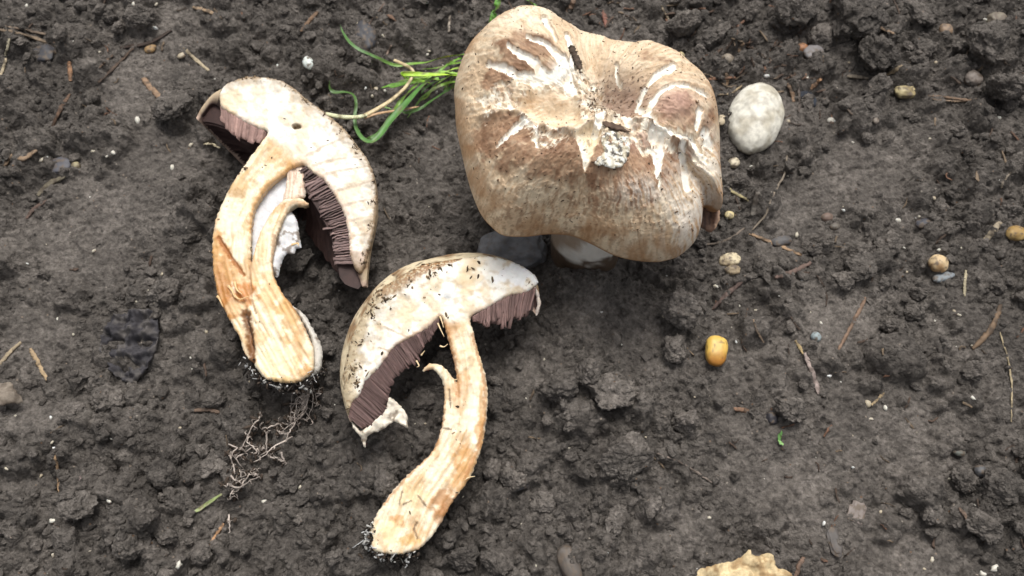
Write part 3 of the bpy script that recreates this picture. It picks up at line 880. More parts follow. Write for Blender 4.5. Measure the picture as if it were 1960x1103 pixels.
# dirt sticking to the outer edge and the face
e = sl['top'] & (sl['de'] < 0.003) & ~inside(sl['px'], sl['py'], STEM1) & (sl['px'] + (600 - sl['py']) > 520)
oc, _, _ = seg_dist(sl['px'], sl['py'], U1[2:18])
i1 = np.nonzero(sl['top'] & (oc < 11))[0]; i2 = np.nonzero(sl['top'])[0]
i3 = np.nonzero(sl['top'] & (seg_dist(sl['px'], sl['py'], [(461, 322), (441, 352), (425, 384)])[0] < 12))[0]
def clump(ix, sl_, n_, sc=.045):
    w_ = np.clip(fbm2(sl_['px'][ix] * sc, sl_['py'][ix] * sc, 3, .6) + .1, 0.01, 1) ** 1.5
    return rng.choice(ix, n_, p=w_ / w_.sum())
specks(r1_, sl['V'][np.concatenate([clump(i1, sl, 230), clump(i2, sl, 40), clump(i3, sl, 14)])], na, 0.00010, 0.00062)
tuft(r1_, 'mycelium', [(470, 690), (482, 708), (500, 728), (545, 742), (570, 740), (592, 722), (606, 705)], P0a, na, 60, -0.004, wf=.4)

# ---- half mushroom with the hooked strip (middle)
P0b, nb_ = plane3((870, 540, 0.033), (770, 1030, 0.015), (680, 720, 0.029))
U2 = [(1031, 536), (1014, 517), (985, 501), (949, 491), (913, 489), (884, 492), (848, 497), (811, 504), (775, 521), (739, 544), (713, 564), (695, 597), (677, 633), (665, 673), (657, 717),
      (656, 753), (661, 780), (667, 792), (674, 771), (688, 756), (699, 731), (717, 713), (735, 691), (753, 666), (782, 648), (811, 633), (833, 615), (845, 607), (855, 640), (866, 680),
      (872, 708), (875, 730), (867, 722), (851, 703), (833, 695), (817, 698), (809, 711), (826, 707), (840, 717), (849, 738), (851, 760), (849, 789), (844, 822), (833, 854), (822, 871), (798, 893),
      (771, 918), (748, 945), (729, 971), (714, 998), (707, 1030), (713, 1052), (737, 1060), (775, 1060), (806, 1048), (829, 1025), (848, 994), (867, 960), (890, 929), (909, 895),
      (925, 845), (933, 787), (933, 737), (926, 704), (916, 673), (906, 633), (902, 606), (938, 586), (974, 566), (1007, 559), (1022, 549)]
CL2 = [(860, 560), (875, 620), (893, 680), (900, 750), (890, 820), (860, 880), (815, 945), (765, 1060)]
STEM2 = [(836, 604), (846, 607), (874, 616), (902, 604), (960, 640), (960, 1100), (660, 1100), (690, 900), (790, 730), (790, 690), (848, 680)]

def rel2(px, py, de, v2):
    f, lat, t = fibre(px, py, CL2)
    st = inside(px, py, STEM2)
    z = 0.0004 * fbm2(v2[:, 0] * 220, v2[:, 1] * 220, 4, .3) + np.where(st, 0.0005 * f, 0)
    d, _, _ = seg_dist(px, py, U2[4:18])
    z = z - np.where(st, 0, 0.0012 * np.exp(-(d / 10) ** 2))
    d, tt, _ = seg_dist(px, py, [(874, 728), (876, 770), (880, 800)]); z = z - 0.0014 * np.exp(-(d / 3) ** 2) * (1 - tt)
    d, tt, _ = seg_dist(px, py, [(796, 1000), (792, 1015), (800, 1033)]); z = z - 0.0006 * np.exp(-(d / 2) ** 2)
    return z

def col2(sl):
    px, py, de = sl['px'], sl['py'], sl['de']
    f, lat, t = fibre(px, py, CL2)
    st = inside(px, py, STEM2)
    c = np.tile(WHITE, (len(px), 1))
    c = mixc(c, S(220, 202, 172), .85 * sstep(-.1, .5, fbm2(px * .025, py * .025, 4, .5)))
    c = mixc(c, S(196, 172, 138), .5 * sstep(.2, .6, fbm2(px * .06, py * .06, 4, .9)))
    c = blob(c, px, py, 895, 540, 30, 40, S(222, 196, 152), .6)
    c = blob(c, px, py, 790, 600, 60, 25, S(228, 208, 172), .6)
    c = blob(c, px, py, 990, 525, 50, 25, S(247, 247, 245), .9)
    c = blob(c, px, py, 856, 566, 9, 6, S(196, 196, 196), .8, .2)
    c = stroke(c, px, py, [(736, 690), (760, 664), (811, 632), (844, 606)], 9, 8, S(214, 180, 150), .7)
    c = stroke(c, px, py, [(905, 600), (940, 584), (1005, 558)], 6, 6, S(214, 190, 165), .6)
    c = stroke(c, px, py, [(735, 625), (765, 640), (790, 650)], 2.5, 2, S(185, 160, 130), .7)
    c = stroke(c, px, py, [(725, 665), (745, 672)], 2.5, 2, S(170, 145, 120), .7)
    # skin seen along the shoulder, with brown fibres
    d, tt, _ = seg_dist(px, py, U2[5:18])
    wsk = np.interp(tt, [0, .12, .3, .5, .7, 1.0], [3, 20, 28, 24, 26, 26]) * (1 + .35 * fbm2(px * .08, py * .08, 3, .2))
    m = (1 - sstep(.6, 1.1, d / wsk)) * np.where(st, 0, 1)
    fx = fbm2(tt * 60, d * .35, 4, .7)
    skin = mixc(np.tile(S(212, 198, 168), (len(px), 1)), S(150, 112, 74), sstep(-.05, .4, fx + .9 * (tt < .42) - .45))
    skin = mixc(skin, S(104, 84, 62), .7 * sstep(.34, .62, fbm2(px * .11, py * .11, 4, .9)))
    c = c * (1 - m[:, None]) + skin * m[:, None]
    c = mixc(c, S(150, 130, 102), .55 * (1 - sstep(8, 60, d - 30 * fbm2(px * .05, py * .05, 4, .15))) * sstep(.15, .35, tt))
    cs = np.tile(S(240, 227, 200), (len(px), 1))
    cs = mixc(cs, S(212, 176, 126), .6 * sstep(.05, .6, f))
    cs = mixc(cs, S(204, 158, 102), .55 * sstep(.05, .55, fbm2(px * .022, py * .018, 4, .87)))
    cs = mixc(cs, S(196, 148, 94), .5 * sstep(.25, .7, fibre(px, py, CL2, .12, .015, .8)[0]))
    cs = mixc(cs, S(206, 172, 128), .18 * sstep(.1, .4, fibre(px, py, CL2, .5, .02, .5)[0]))
    for b in [(905, 800, 14, 55, S(250, 238, 212), .9), (910, 690, 18, 40, S(246, 226, 186), .7), (890, 905, 26, 55, S(200, 148, 84), .75), (852, 962, 34, 26, S(174, 120, 66), .8), (845, 990, 18, 24, S(166, 112, 62), .65), (920, 840, 10, 50, S(204, 148, 82), .7),
              (760, 1000, 16, 12, S(200, 144, 78), .7), (780, 1035, 26, 14, S(216, 170, 98), .6), (790, 950, 30, 25, S(240, 214, 166), .5), (900, 690, 8, 12, S(160, 128, 84), .5),
              (865, 630, 16, 20, S(196, 150, 100), .7), (745, 1020, 20, 25, S(244, 224, 176), .8), (830, 860, 14, 30, S(206, 164, 110), .6), (921, 780, 5, 60, S(205, 158, 98), .6)]:
        cs = blob(cs, px, py, *b[:5], b[5])
    for pl, w in [([(850, 615), (862, 660), (872, 700), (878, 760)], 5), ([(905, 640), (918, 690), (928, 740), (928, 800), (915, 860), (890, 915)], 4), ([(848, 742), (848, 800), (832, 858), (780, 912), (735, 965)], 4)]:
        cs = stroke(cs, px, py, pl, w, w, S(176, 122, 72), .7, .8)
    for pl in [[(798, 1000), (792, 1013), (799, 1032)], [(770, 940), (764, 965)], [(860, 745), (862, 780)], [(800, 948), (815, 968)], [(772, 966), (788, 958)], [(852, 820), (864, 822)]]:
        cs = stroke(cs, px, py, pl, 2.5, 2, S(96, 72, 46), .8)
    sd = np.where(st, 1, -1)
    blend = sstep(-14, 14, seg_dist(px, py, [(835, 606), (874, 616), (905, 604)])[0] * sd)
    c = c * (1 - blend[:, None]) + cs * blend[:, None]
    c[~sl['top']] = mixc(c[~sl['top']], S(176, 156, 126), np.full((~sl['top']).sum(), .6))
    return c

r2_ = empty('cut_mushroom', (*p2w(np.array([840.]), np.array([740.]), np.array([0.02]))[0][:2], 0.0))
tag(r2_, 'halved mushroom, cut side up, with a hooked strip beside its solid stem', 'mushroom', 'halved mushrooms lying on the soil')
sl2 = slab(U2, P0b, nb_, T=0.011, R=0.010, relief=rel2)
split_put(sl2, STEM2, col2(sl2), r2_, M_flesh, ('cap_flesh', 'stem'))
half_shell(r2_, P0b, nb_,
           [(745, 540), (713, 564), (695, 597), (677, 633), (665, 673), (657, 717), (656, 753), (661, 782), (668, 807)],
           [(745, 540), (775, 521), (811, 504), (848, 497), (884, 492), (913, 489), (949, 491), (985, 501), (1014, 517), (1031, 540), (1035, 575), (1031, 601)],
           [(850, 595), (833, 615), (811, 633), (782, 648), (753, 666), (735, 691), (717, 713), (699, 731), (688, 756), (676, 775), (672, 806)],
           [(850, 595), (880, 606), (902, 604), (938, 586), (974, 566), (1007, 559), (1022, 552), (1030, 575), (1028, 600)],
           [(850, 605), (842, 622), (829, 640), (811, 662), (797, 687), (775, 706), (757, 720), (746, 742), (741, 767), (735, 787), (695, 818)],
           [(850, 605), (880, 612), (905, 612), (927, 618), (956, 617), (985, 608), (1014, 601), (1029, 602)],
           [(668, 807), (1031, 601)], 0.36, 0.030, 0.001, 80, (S(205, 190, 160), S(140, 112, 82)))
gill_band(r2_, P0b, nb_, [(842, 608), (833, 615), (811, 633), (782, 648), (753, 666), (735, 691), (717, 713), (699, 731), (688, 756), (676, 772), (668, 798)],
          [(840, 622), (829, 640), (811, 662), (797, 687), (775, 706), (757, 720), (746, 742), (741, 767), (735, 787), (715, 805), (694, 821)], 84, S(106, 85, 81), tilt=.0010, jag=.10, colv=.16)
gill_band(r2_, P0b, nb_, [(903, 606), (938, 587), (974, 567), (1007, 560), (1024, 552)], [(906, 614), (927, 619), (956, 618), (985, 609), (1012, 602)], 28, S(122, 98, 93), jag=.2, colv=.2)
sub_slab(r2_, 'veil_remnant', [(694, 824), (735, 788), (743, 762), (752, 763), (765, 776), (777, 790), (781, 819), (772, 815), (753, 807), (738, 818), (722, 826), (704, 834), (699, 856), (694, 852), (689, 836), (677, 821), (672, 806), (684, 818)], P0b, nb_, -0.0016,
         S(228, 218, 200), T=.0025, rel=lambda px, py, de, v: 0.0016 * fbm2(px * .045, py * .045, 3) + 0.0012 * np.exp(-(seg_dist(px, py, [(694, 824), (735, 788), (743, 762)])[0] / 4) ** 2))
sub_slab(r2_, 'cap_rim', [(1022, 546), (1031, 556), (1036, 576), (1033, 596), (1028, 604), (1026, 598), (1029, 580), (1026, 564)], P0b, nb_, -0.0008, S(214, 200, 188), T=.002)
for pl in [[(838, 618), (843, 630), (850, 645)], [(842, 605), (846, 616), (849, 628)], [(842, 662), (850, 664), (857, 659)], [(868, 728), (876, 726)], [(886, 920), (898, 914), (909, 912)], [(797, 690), (802, 700), (798, 703)], [(806, 680), (813, 672)]]:
    Q = crom(pl, 8); w = p2plane(Q[:, 0], Q[:, 1], P0b, nb_) - nb_ * 0.0006 + nb_ * np.linspace(0, 0.0010, 8)[:, None]
    v, f = sweep(w, 0.0004 * np.linspace(1, .3, 8), 0.0002, 6)
    put('flesh_shred', v, f, M_flesh, S(232, 204, 160), r2_)
oc, ot, _ = seg_dist(sl2['px'], sl2['py'], U2[5:18])
i1 = np.nonzero(sl2['top'] & (oc < 30) & ~inside(sl2['px'], sl2['py'], STEM2))[0]; i2 = np.nonzero(sl2['top'])[0]
i3 = np.nonzero(sl2['top'] & (oc < 45) & (sl2['px'] < 790))[0]
i4 = np.nonzero(sl2['top'] & (np.hypot(sl2['px'] - 1015, sl2['py'] - 535) < 18))[0]
specks(r2_, sl2['V'][np.concatenate([clump(i1, sl2, 170, .02), clump(i2, sl2, 50, .02), clump(i3, sl2, 60, .03), clump(i4, sl2, 9)])], nb_, 0.00009, 0.0008)
tuft(r2_, 'mycelium', [(716, 1000), (705, 1030), (710, 1055), (730, 1068), (760, 1070), (790, 1062)], P0b, nb_, 60, -0.004, wf=.3)
tuft(r2_, 'mycelium', [(714, 1002), (707, 1028), (711, 1050)], P0b, nb_, 40, -0.001, wf=.6)

# ------------------------------------------------------------------ the standing mushroom
Z5 = zm(850, 0, 2.122)
OUT = Z5([(300, 30), (370, 38), (440, 75), (530, 125), (600, 152), (690, 188), (760, 195), (830, 190), (900, 210), (960, 245), (1030, 310), (1075, 370), (1100, 450), (1112, 560), (1115, 680),
          (1124, 790), (1122, 850), (1098, 838), (1072, 828), (1052, 838), (1044, 880), (1038, 930), (1015, 985), (960, 1035), (900, 1055), (850, 1060), (760, 1050), (690, 1030), (600, 985), (520, 952), (420, 945), (330, 955), (240, 950),
          (190, 915), (145, 860), (105, 760), (75, 640), (50, 520), (45, 430), (42, 350), (70, 240), (110, 160), (180, 90), (240, 50)])
OUT = [(x, y + 24 * max(0.0, 1 - y / 230)) for x, y in OUT]
CC = (1122.0, 262.0)
CZ = 0.056
Cw = p2w(np.array([CC[0]]), np.array([CC[1]]), np.array([CZ]))[0]
ta = rad(6)
cn = np.array([0.02, -math.sin(ta), math.cos(ta)]); cn /= np.linalg.norm(cn)
NA, NR = 620, 190
ol = crom(OUT, 4000, True); ol = resamp(np.vstack([ol, ol[:1]]), NA + 1)[:-1]
olw = p2plane(ol[:, 0], ol[:, 1], Cw, cn)
s = np.linspace(0, 1, NR)
rho = np.sin(s * math.pi / 2) ** 0.95
hd = 0.034 * np.sqrt(np.clip(1 - rho ** 2.15, 0, 1))
rho[0] = 0.002
Vt = Cw + rho[:, None, None] * (olw - Cw)[None] + (hd[:, None, None] - 0.0) * cn
Vt = Vt.reshape(-1, 3)
px, py = w2p(Vt)
zx, zy = (px - 850) * 2.122, py * 2.122            # detail coordinates
rr = np.repeat(rho, NA); an = np.tile(np.arange(NA) / NA * 2 * math.pi, NR)
edge = np.clip((1 - rr) / 0.12, 0, 1)
# sculpt
def G(cx, cy, rx, ry, rot=0):
    a = rad(rot); X = (zx - cx) * math.cos(a) + (zy - cy) * math.sin(a); Y = -(zx - cx) * math.sin(a) + (zy - cy) * math.cos(a)
    return np.exp(-((X / rx) ** 2 + (Y / ry) ** 2))
D = np.zeros(len(px))
D += -11.0 * G(725, 375, 115, 80, 15) - 7.5 * G(440, 430, 140, 52, 5) + 4.0 * G(270, 170, 150, 110, -25) + 5.5 * G(950, 450, 110, 90, 20) - 5.0 * G(600, 230, 45, 110, -15) + 4.5 * G(520, 690, 330, 120) - 2.5 * G(480, 330, 200, 60, 8)
D += 3.0 * G(300, 620, 150, 120) - 3.5 * G(520, 870, 90, 120, 10) + 2.5 * G(850, 850, 160, 140) - 2.5 * G(1000, 700, 60, 160, 15)
RID = [(170, 470), (250, 455), (300, 440), (345, 500), (380, 530), (520, 535), (600, 470), (650, 430), (760, 465), (850, 525), (950, 565), (1050, 620)]
d, t, sg = seg_dist(zx + 14 * fbm2(px * .03, py * .03, 3), zy + 14 * fbm2(px * .03, py * .03, 3, .8), RID)
D += 3.4 * np.exp(-(d / 26) ** 2) + np.where(sg < 0, -1, 0.4) * np.interp(t, [0, .3, .45, .6, 1], [1.2, 1.6, 2.0, 4.2, 2.2]) * np.tanh(d / 8) * np.exp(-(d / 58) ** 2)
CRK = [([(405, 85), (430, 120), (455, 162)], 12, 5), ([(340, 165), (400, 180), (450, 210), (492, 255)], 7, 17), ([(260, 208), (310, 235), (370, 252), (410, 290)], 8, 18),
       ([(180, 265), (240, 282), (310, 312), (400, 302), (480, 300)], 10, 22), ([(480, 240), (500, 285), (520, 335)], 16, 22), ([(325, 505), (290, 535), (255, 572), (212, 615)], 16, 5),
       ([(345, 460), (372, 520), (366, 560), (376, 620)], 10, 7), ([(640, 430), (632, 480), (612, 540)], 17, 12), ([(742, 455), (748, 505)], 17, 15),
       ([(860, 540), (868, 620), (864, 728)], 26, 7), ([(855, 540), (950, 555), (1010, 575), (1052, 635)], 22, 14), ([(962, 600), (978, 680), (992, 760)], 10, 14),
       ([(822, 455), (850, 405), (880, 375), (930, 352), (1000, 360), (1068, 392)], 14, 8), ([(798, 400), (815, 345), (865, 300), (930, 272)], 6, 14), ([(1034, 462), (1022, 520)], 10, 8),
       ([(1060, 540), (1085, 590)], 14, 10), ([(700, 250), (715, 300), (728, 320)], 5, 5), ([(800, 400), (840, 470), (870, 520)], 8, 14), ([(500, 140), (520, 200), (530, 260)], 9, 13), ([(870, 730), (872, 800)], 5, 3)]
TEAR = [(532, 556), (545, 540), (600, 500), (640, 530), (625, 575), (600, 648), (567, 710), (552, 640)]
VAL = [(295, 410), (380, 352), (470, 330), (520, 355), (545, 400), (560, 450), (600, 480), (560, 535), (510, 520), (440, 505), (365, 500), (335, 455)]
wob = 5.5 * fbm2(px * .07, py * .07, 4, .3); wob2 = 5.5 * fbm2(px * .07, py * .07, 4, .9)
crk = np.zeros(len(px))
for pl, w0, w1 in CRK:
    d, t, _ = seg_dist(zx + wob, zy + wob2, pl)
    crk = np.maximum(crk, 1 - sstep(.88, 1.04, d / (1.36 * (w0 + (w1 - w0) * t))))
def pmask(poly, soft=9):
    d, _, _ = seg_dist(zx + wob, zy + wob2, poly, True)
    return sstep(-soft, soft, np.where(inside(zx + wob, zy + wob2, poly), d, -d))
tear = pmask(TEAR, 6); val = pmask(VAL, 16)
CREAMB = [(150, 410), (230, 335), (330, 315), (470, 310), (540, 250), (600, 270), (655, 340), (660, 420), (760, 455), (860, 505), (960, 535), (1060, 550), (1092, 640), (1060, 680), (1010, 620), (950, 605),
          (900, 640), (860, 660), (800, 640), (770, 590), (640, 560), (600, 610), (520, 575), (450, 600), (390, 625), (350, 560), (300, 470), (230, 465), (170, 490)]
fray = 30 * sstep(.1, .4, rr) * fbm3(np.cos(an) * 26, np.sin(an) * 26, np.hypot(px - CC[0], py - CC[1]) * .012, 3, .6) + 22 * fbm2(px * .05, py * .05, 4, .47)
d_, _, _ = seg_dist(zx, zy, CREAMB, True)
cream = sstep(-5, 5, np.where(inside(zx, zy, CREAMB), d_, -d_) + fray)
isl = sstep(.16, .24, fbm2(px * .045, py * .045, 4, .29) + .25 * fbm2(px * .12, py * .12, 3, .71)) * (1 - val)     # scales of skin left standing
cream = cream * (1 - .85 * isl)
crk = np.maximum(crk, np.clip(1.7 * G(475, 280, 55, 50) - .4, 0, 1))
open_ = np.maximum(crk, cream)
D += -1.7 * crk - 2.4 * tear - 1.6 * val - 1.0 * cream + 1.2 * open_ * (1 - open_)
# cuticle: scales and radial fibres
warpa = an + 0.035 * fbm2(px * .02, py * .02, 3, .55)
cxs = np.cos(warpa); sns = np.sin(warpa)
rpx = np.hypot(px - CC[0], py - CC[1])
fib = fbm3(cxs * 30, sns * 30, rpx * 0.022, 4, .62)
scal = fbm3(cxs * 38, sns * 38, rpx * 0.06, 3, .6)
big = fbm2(px * .018, py * .018, 3, .12)
pole = sstep(.2, .62, rr)
fib = fib * pole; scal = scal * pole
front = sstep(430, 640, zy) * 1.0
D += 0.30 * sstep(.08, .18, scal + .2 * big) * edge * (1 - crk) + 0.22 * sstep(.1, .16, fbm2(px * .075, py * .075, 4, .52)) * (1 - crk) + 0.13 * fbm2(px * .12, py * .12, 4, .21) + 0.9 * big
D *= np.minimum(edge * 1.4, 1.0) * .999 + .001
Vt = Vt + cn * (D * 0.001)[:, None]
# colour of the skin
c = np.tile(S(206, 181, 150), (len(px), 1))
c = mixc(c, S(234, 219, 192), .62 * sstep(-.25, .4, fib + .5 * big))
brown = np.clip(1.15 * G(420, 640, 330, 110, 8) + 1.0 * G(760, 680, 150, 120) + .9 * G(240, 540, 90, 80) + .75 * G(390, 215, 100, 60, 15) + .7 * G(330, 260, 80, 30, 10) + .8 * G(215, 340, 70, 60) + .8 * G(930, 620, 100, 120)
                + .6 * G(300, 230, 160, 90) + .8 * G(920, 440, 90, 70) + .5 * G(1080, 520, 60, 150) + .5 * G(700, 830, 220, 60) + .5 * G(850, 230, 140, 40, 10), 0, 1)
pat = sstep(.26, .60, brown * (0.85 + .5 * fbm2(px * .04, py * .04, 4, .7) + .22 * fib))
c = mixc(c, S(155, 121, 94), .88 * pat)
c = mixc(c, S(122, 88, 65), .65 * pat * sstep(-.05, .5, fbm2(px * .035, py * .035, 4, .33)))
c = mixc(c, S(146, 120, 106), .85 * np.clip(1.25 * G(730, 370, 130, 80, 15), 0, 1) * sstep(-.4, .2, fib + .2))
c = mixc(c, S(196, 160, 146), .6 * np.clip(G(940, 430, 100, 80) + G(780, 560, 60, 60), 0, 1))
# speckled lower skirt and ochre margin
sk = np.clip(G(560, 880, 480, 130), 0, 1)
c = mixc(c, S(222, 202, 170), .8 * sk * sstep(-.1, .35, fib))
c = mixc(c, S(132, 98, 72), .55 * np.clip(sk + .3, 0, 1) * sstep(.16, .34, scal) * (1 - crk))
c = mixc(c, S(168, 122, 78), .6 * (1 - sstep(.03, .16, 1 - rr)) * sstep(-.4, .3, fbm2(px * .02, py * .02, 2, .6)))
c = mixc(c, S(226, 218, 206), .8 * np.clip(1.3 * G(1000, 850, 95, 180) + .9 * G(790, 790, 90, 55) + G(1070, 700, 55, 140), 0, 1) * sstep(-.5, .25, fib))
c = mixc(c, S(240, 228, 206), .8 * np.clip(G(340, 70, 110, 50, -20) + .9 * G(480, 330, 90, 60) + .6 * G(600, 330, 90, 110), 0, 1) * sstep(-.35, .25, fbm2(px * .05, py * .05, 4, .9)))
cr_ = mixc(np.tile(S(245, 237, 219), (len(px), 1)), S(212, 184, 150), .65 * sstep(.0, .5, fbm2(px * .04, py * .04, 4, .61)))
cr_ = mixc(cr_, S(160, 122, 90), .65 * sstep(.22, .34, fbm2(px * .11, py * .11, 4, .35)))
c = c * (1 - .95 * cream[:, None]) + cr_ * .95 * cream[:, None]
c = mixc(c, S(226, 207, 180), .9 * val)
c = mixc(c, S(210, 178, 142), .6 * val * sstep(-.2, .5, fbm2(px * .03, py * .06, 4, .14)))
c = mixc(c, S(232, 214, 184), .95 * tear)
c = mixc(c, S(250, 246, 235), crk)
c = mixc(c, S(176, 136, 98), 2.0 * crk * (1 - crk))
c = mixc(c, S(206, 178, 140), .5 * crk * sstep(.1, .5, fbm2(px * .06, py * .06, 4, .57)))
c = mixc(c, S(248, 244, 232), .9 * tear * np.clip(G(555, 640, 22, 80, -8) * 1.6, 0, 1))
fl = sstep(.45, .62, fbm2(px * .16, py * .16, 3, .45)) * np.clip(1.3 * G(720, 370, 120, 80, 10) + .25, 0, 1)
c = mixc(c, S(84, 68, 58), .8 * fl * (1 - crk))
cut = sstep(.55, .8, np.abs(fbm2(px * .1, py * .1, 2, .77)) * -1 + .62) * 0
# rim curl and gill side
under = [(0.995, -0.0022), (0.975, -0.0045), (0.945, -0.0060), (0.90, -0.0055), (0.80, -0.0030), (0.6, 0.0005), (0.4, 0.003), (0.22, 0.004), (0.08, 0.0045)]
Vu = np.vstack([Cw + r_ * (olw - Cw) + z_ * cn for r_, z_ in under])
V = np.vstack([Vt, Vu])
cu = np.vstack([np.tile(S(170, 130, 92) if r_ > .96 else S(120, 92, 82) if r_ > .93 else S(84, 62, 56), (NA, 1)) for r_, _ in under])
F = grid_faces(NR + len(under), NA, True)
r3 = empty('whole_mushroom', (*p2w(np.array([1118.]), np.array([505.]), np.array([0.0]))[0][:2], 0.0))
tag(r3, 'whole standing mushroom with a wide lobed brown and cream cracked cap', 'mushroom')
capo = put('cap', V, F, M_cap, np.vstack([c, cu]), r3)
# torn fold showing the dark gill side at the notch
fo = slab(Z5([(1048, 832), (1075, 822), (1100, 836), (1121, 850), (1122, 885), (1112, 915), (1090, 932), (1062, 925), (1042, 905)]), Cw - cn * 0.0045, cn, sp=.0007, T=.003, R=.004, relief=lambda px, py, de, v: -0.002 * np.exp(-((px - 1360) / 10) ** 2))
cf = np.tile(S(104, 80, 66), (len(fo['px']), 1)); cf = mixc(cf, S(70, 52, 44), sstep(-.1, .4, fbm2(fo['px'] * .15, fo['py'] * .03, 3)))
cf = mixc(cf, S(170, 140, 116), (1 - sstep(0, .0016, fo['de'])) * (fo['px'] > 1370))
put('torn_fold', fo['V'], fo['F'], M_gill, cf, r3)
# stem: from the soil up into the cap
zb = rest_z(1122, 512)
path = crom([zb + np.array([0, .010, -.012]), zb + np.array([0, .012, .004]), zb + np.array([0.001, .017, .020]), Cw + cn * -.015 + np.array([0, 0.0, 0]), Cw + cn * .003], 40)
tt = np.linspace(0, 1, 40)
V, F = sweep(path, 0.0150 + 0.0012 * np.sin(tt * 5), 0.0150, 48, up=(0.0, 1.0, 0.2))
V = V + (0.0006 * fbm3(V[:, 0] * 200, V[:, 1] * 200, V[:, 2] * 90, 3))[:, None] * np.array([.7, -.7, 0])
cs = np.tile(S(222, 216, 205), (len(V), 1))
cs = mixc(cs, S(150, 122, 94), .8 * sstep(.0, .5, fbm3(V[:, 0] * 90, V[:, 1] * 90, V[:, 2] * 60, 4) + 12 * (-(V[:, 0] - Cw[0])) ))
cs = mixc(cs, S(92, 76, 62), sstep(.0, .6, (zb[2] + .010 - V[:, 2]) / .006 + .8 * fbm3(V[:, 0] * 200, V[:, 1] * 200, V[:, 2] * 200, 3)))
put('stem', V, F, M_flesh, cs, r3)
# dirt flecks on the cap
q = rng.choice(len(Vt), 820, p=(rr * edge + .0) / (rr * edge).sum()); qq = rng.choice(np.nonzero(G(720, 370, 130, 110) > .35)[0], 230)
specks(r3, Vt[np.concatenate([q, qq])], cn, 0.00010, 0.00050, cols=(S(62, 50, 40), S(140, 110, 84)))

def on_cap(x, y):
    k = np.argmin((zx - x) ** 2 + (zy - y) ** 2)
    return Vt[k]
# dark bark splinter and pale flaked scrap on the cap
w = np.array([on_cap(512, 185), on_cap(525, 205), on_cap(540, 235), on_cap(556, 268)]) + cn * 0.0012
v, f = sweep(crom(w, 30), 0.0013 * (.8 + .5 * rng.random(30)) * np.clip(np.minimum(np.linspace(.2, 6, 30), np.linspace(6, .2, 30)), 0, 1), 0.0006, 7, up=cn, jit=.00020)
tag(put('bark_splinter', v, f, M_plain, S(78, 66, 56) * (.6 + .9 * rng.random((len(v), 1))), None), 'thin dark bark splinter lying in the cap notch of the whole mushroom', 'splinter')
for pl, nm, lb in [([(642, 508), (700, 518), (755, 552)], 'bark_flake', 'small grey brown bark flake above the pale scrap on the cap')]:
    w = np.array([on_cap(*p) for p in pl]) + cn * 0.0013
    v, f = sweep(crom(w, 10), 0.0015 * np.array([.3, .9, .8, 1.1, .9, 1.1, .8, .6, .4, .1]), 0.0003, 5, up=cn, jit=.00022)
    tag(put(nm, v, f, M_plain, S(96, 78, 66) * (.6 + .8 * rng.random((len(v), 1))), None), lb, 'bark flake')
cp = on_cap(690, 600)
scr = slab(Z5([(640, 560), (675, 530), (725, 545), (752, 560), (755, 610), (735, 660), (700, 680), (650, 670), (615, 665), (622, 640), (650, 615)]), cp + cn * 0.0006, cn, sp=.0004, T=.0012, R=.002, drop=.0006,
           relief=lambda px, py, de, v: 0.00025 * fbm2(px * .06 + py * .03, py * .11 - px * .05, 4, .3))
cc_ = np.tile(S(226, 224, 214), (len(scr['px']), 1))
wq_ = 5 * fbm2(scr['px'] * .06, scr['py'] * .06, 3, .2)
fl_ = fbm2((scr['px'] + wq_) * .06 + scr['py'] * .03, (scr['py'] + wq_) * .13 - scr['px'] * .06, 4, .3)
cc_ = mixc(cc_, S(62, 54, 47), .92 * sstep(.06, .2, fl_)); cc_ = mixc(cc_, S(190, 178, 150), .7 * sstep(.0, .4, fbm2(scr['px'] * .1, scr['py'] * .1, 3, .8)))
o = put('bark_scrap', scr['V'], scr['F'], M_plain, cc_, None)
tag(o, 'pale flaky birch like scrap with black streaks stuck on the cap', 'bark scrap')

# ------------------------------------------------------------------ grass
def lay(pl, n, off0, off1=None, arch=0.0):
    """points on the soil below a line of photo pixels, lifted a little"""
    Q = crom(pl, n); P = gp(Q[:, 0], Q[:, 1])
    z = P[:, 2].copy()
    k = np.ones(7) / 7; zs = np.convolve(np.pad(z, 3, mode='edge'), k, 'valid')
    off1 = off0 if off1 is None else off1
    z2 = np.maximum(zs, z - 0.0005) + np.linspace(off0, off1, n) + arch * np.sin(np.linspace(0, math.pi, n))
    return p2w(Q[:, 0], Q[:, 1], z2)

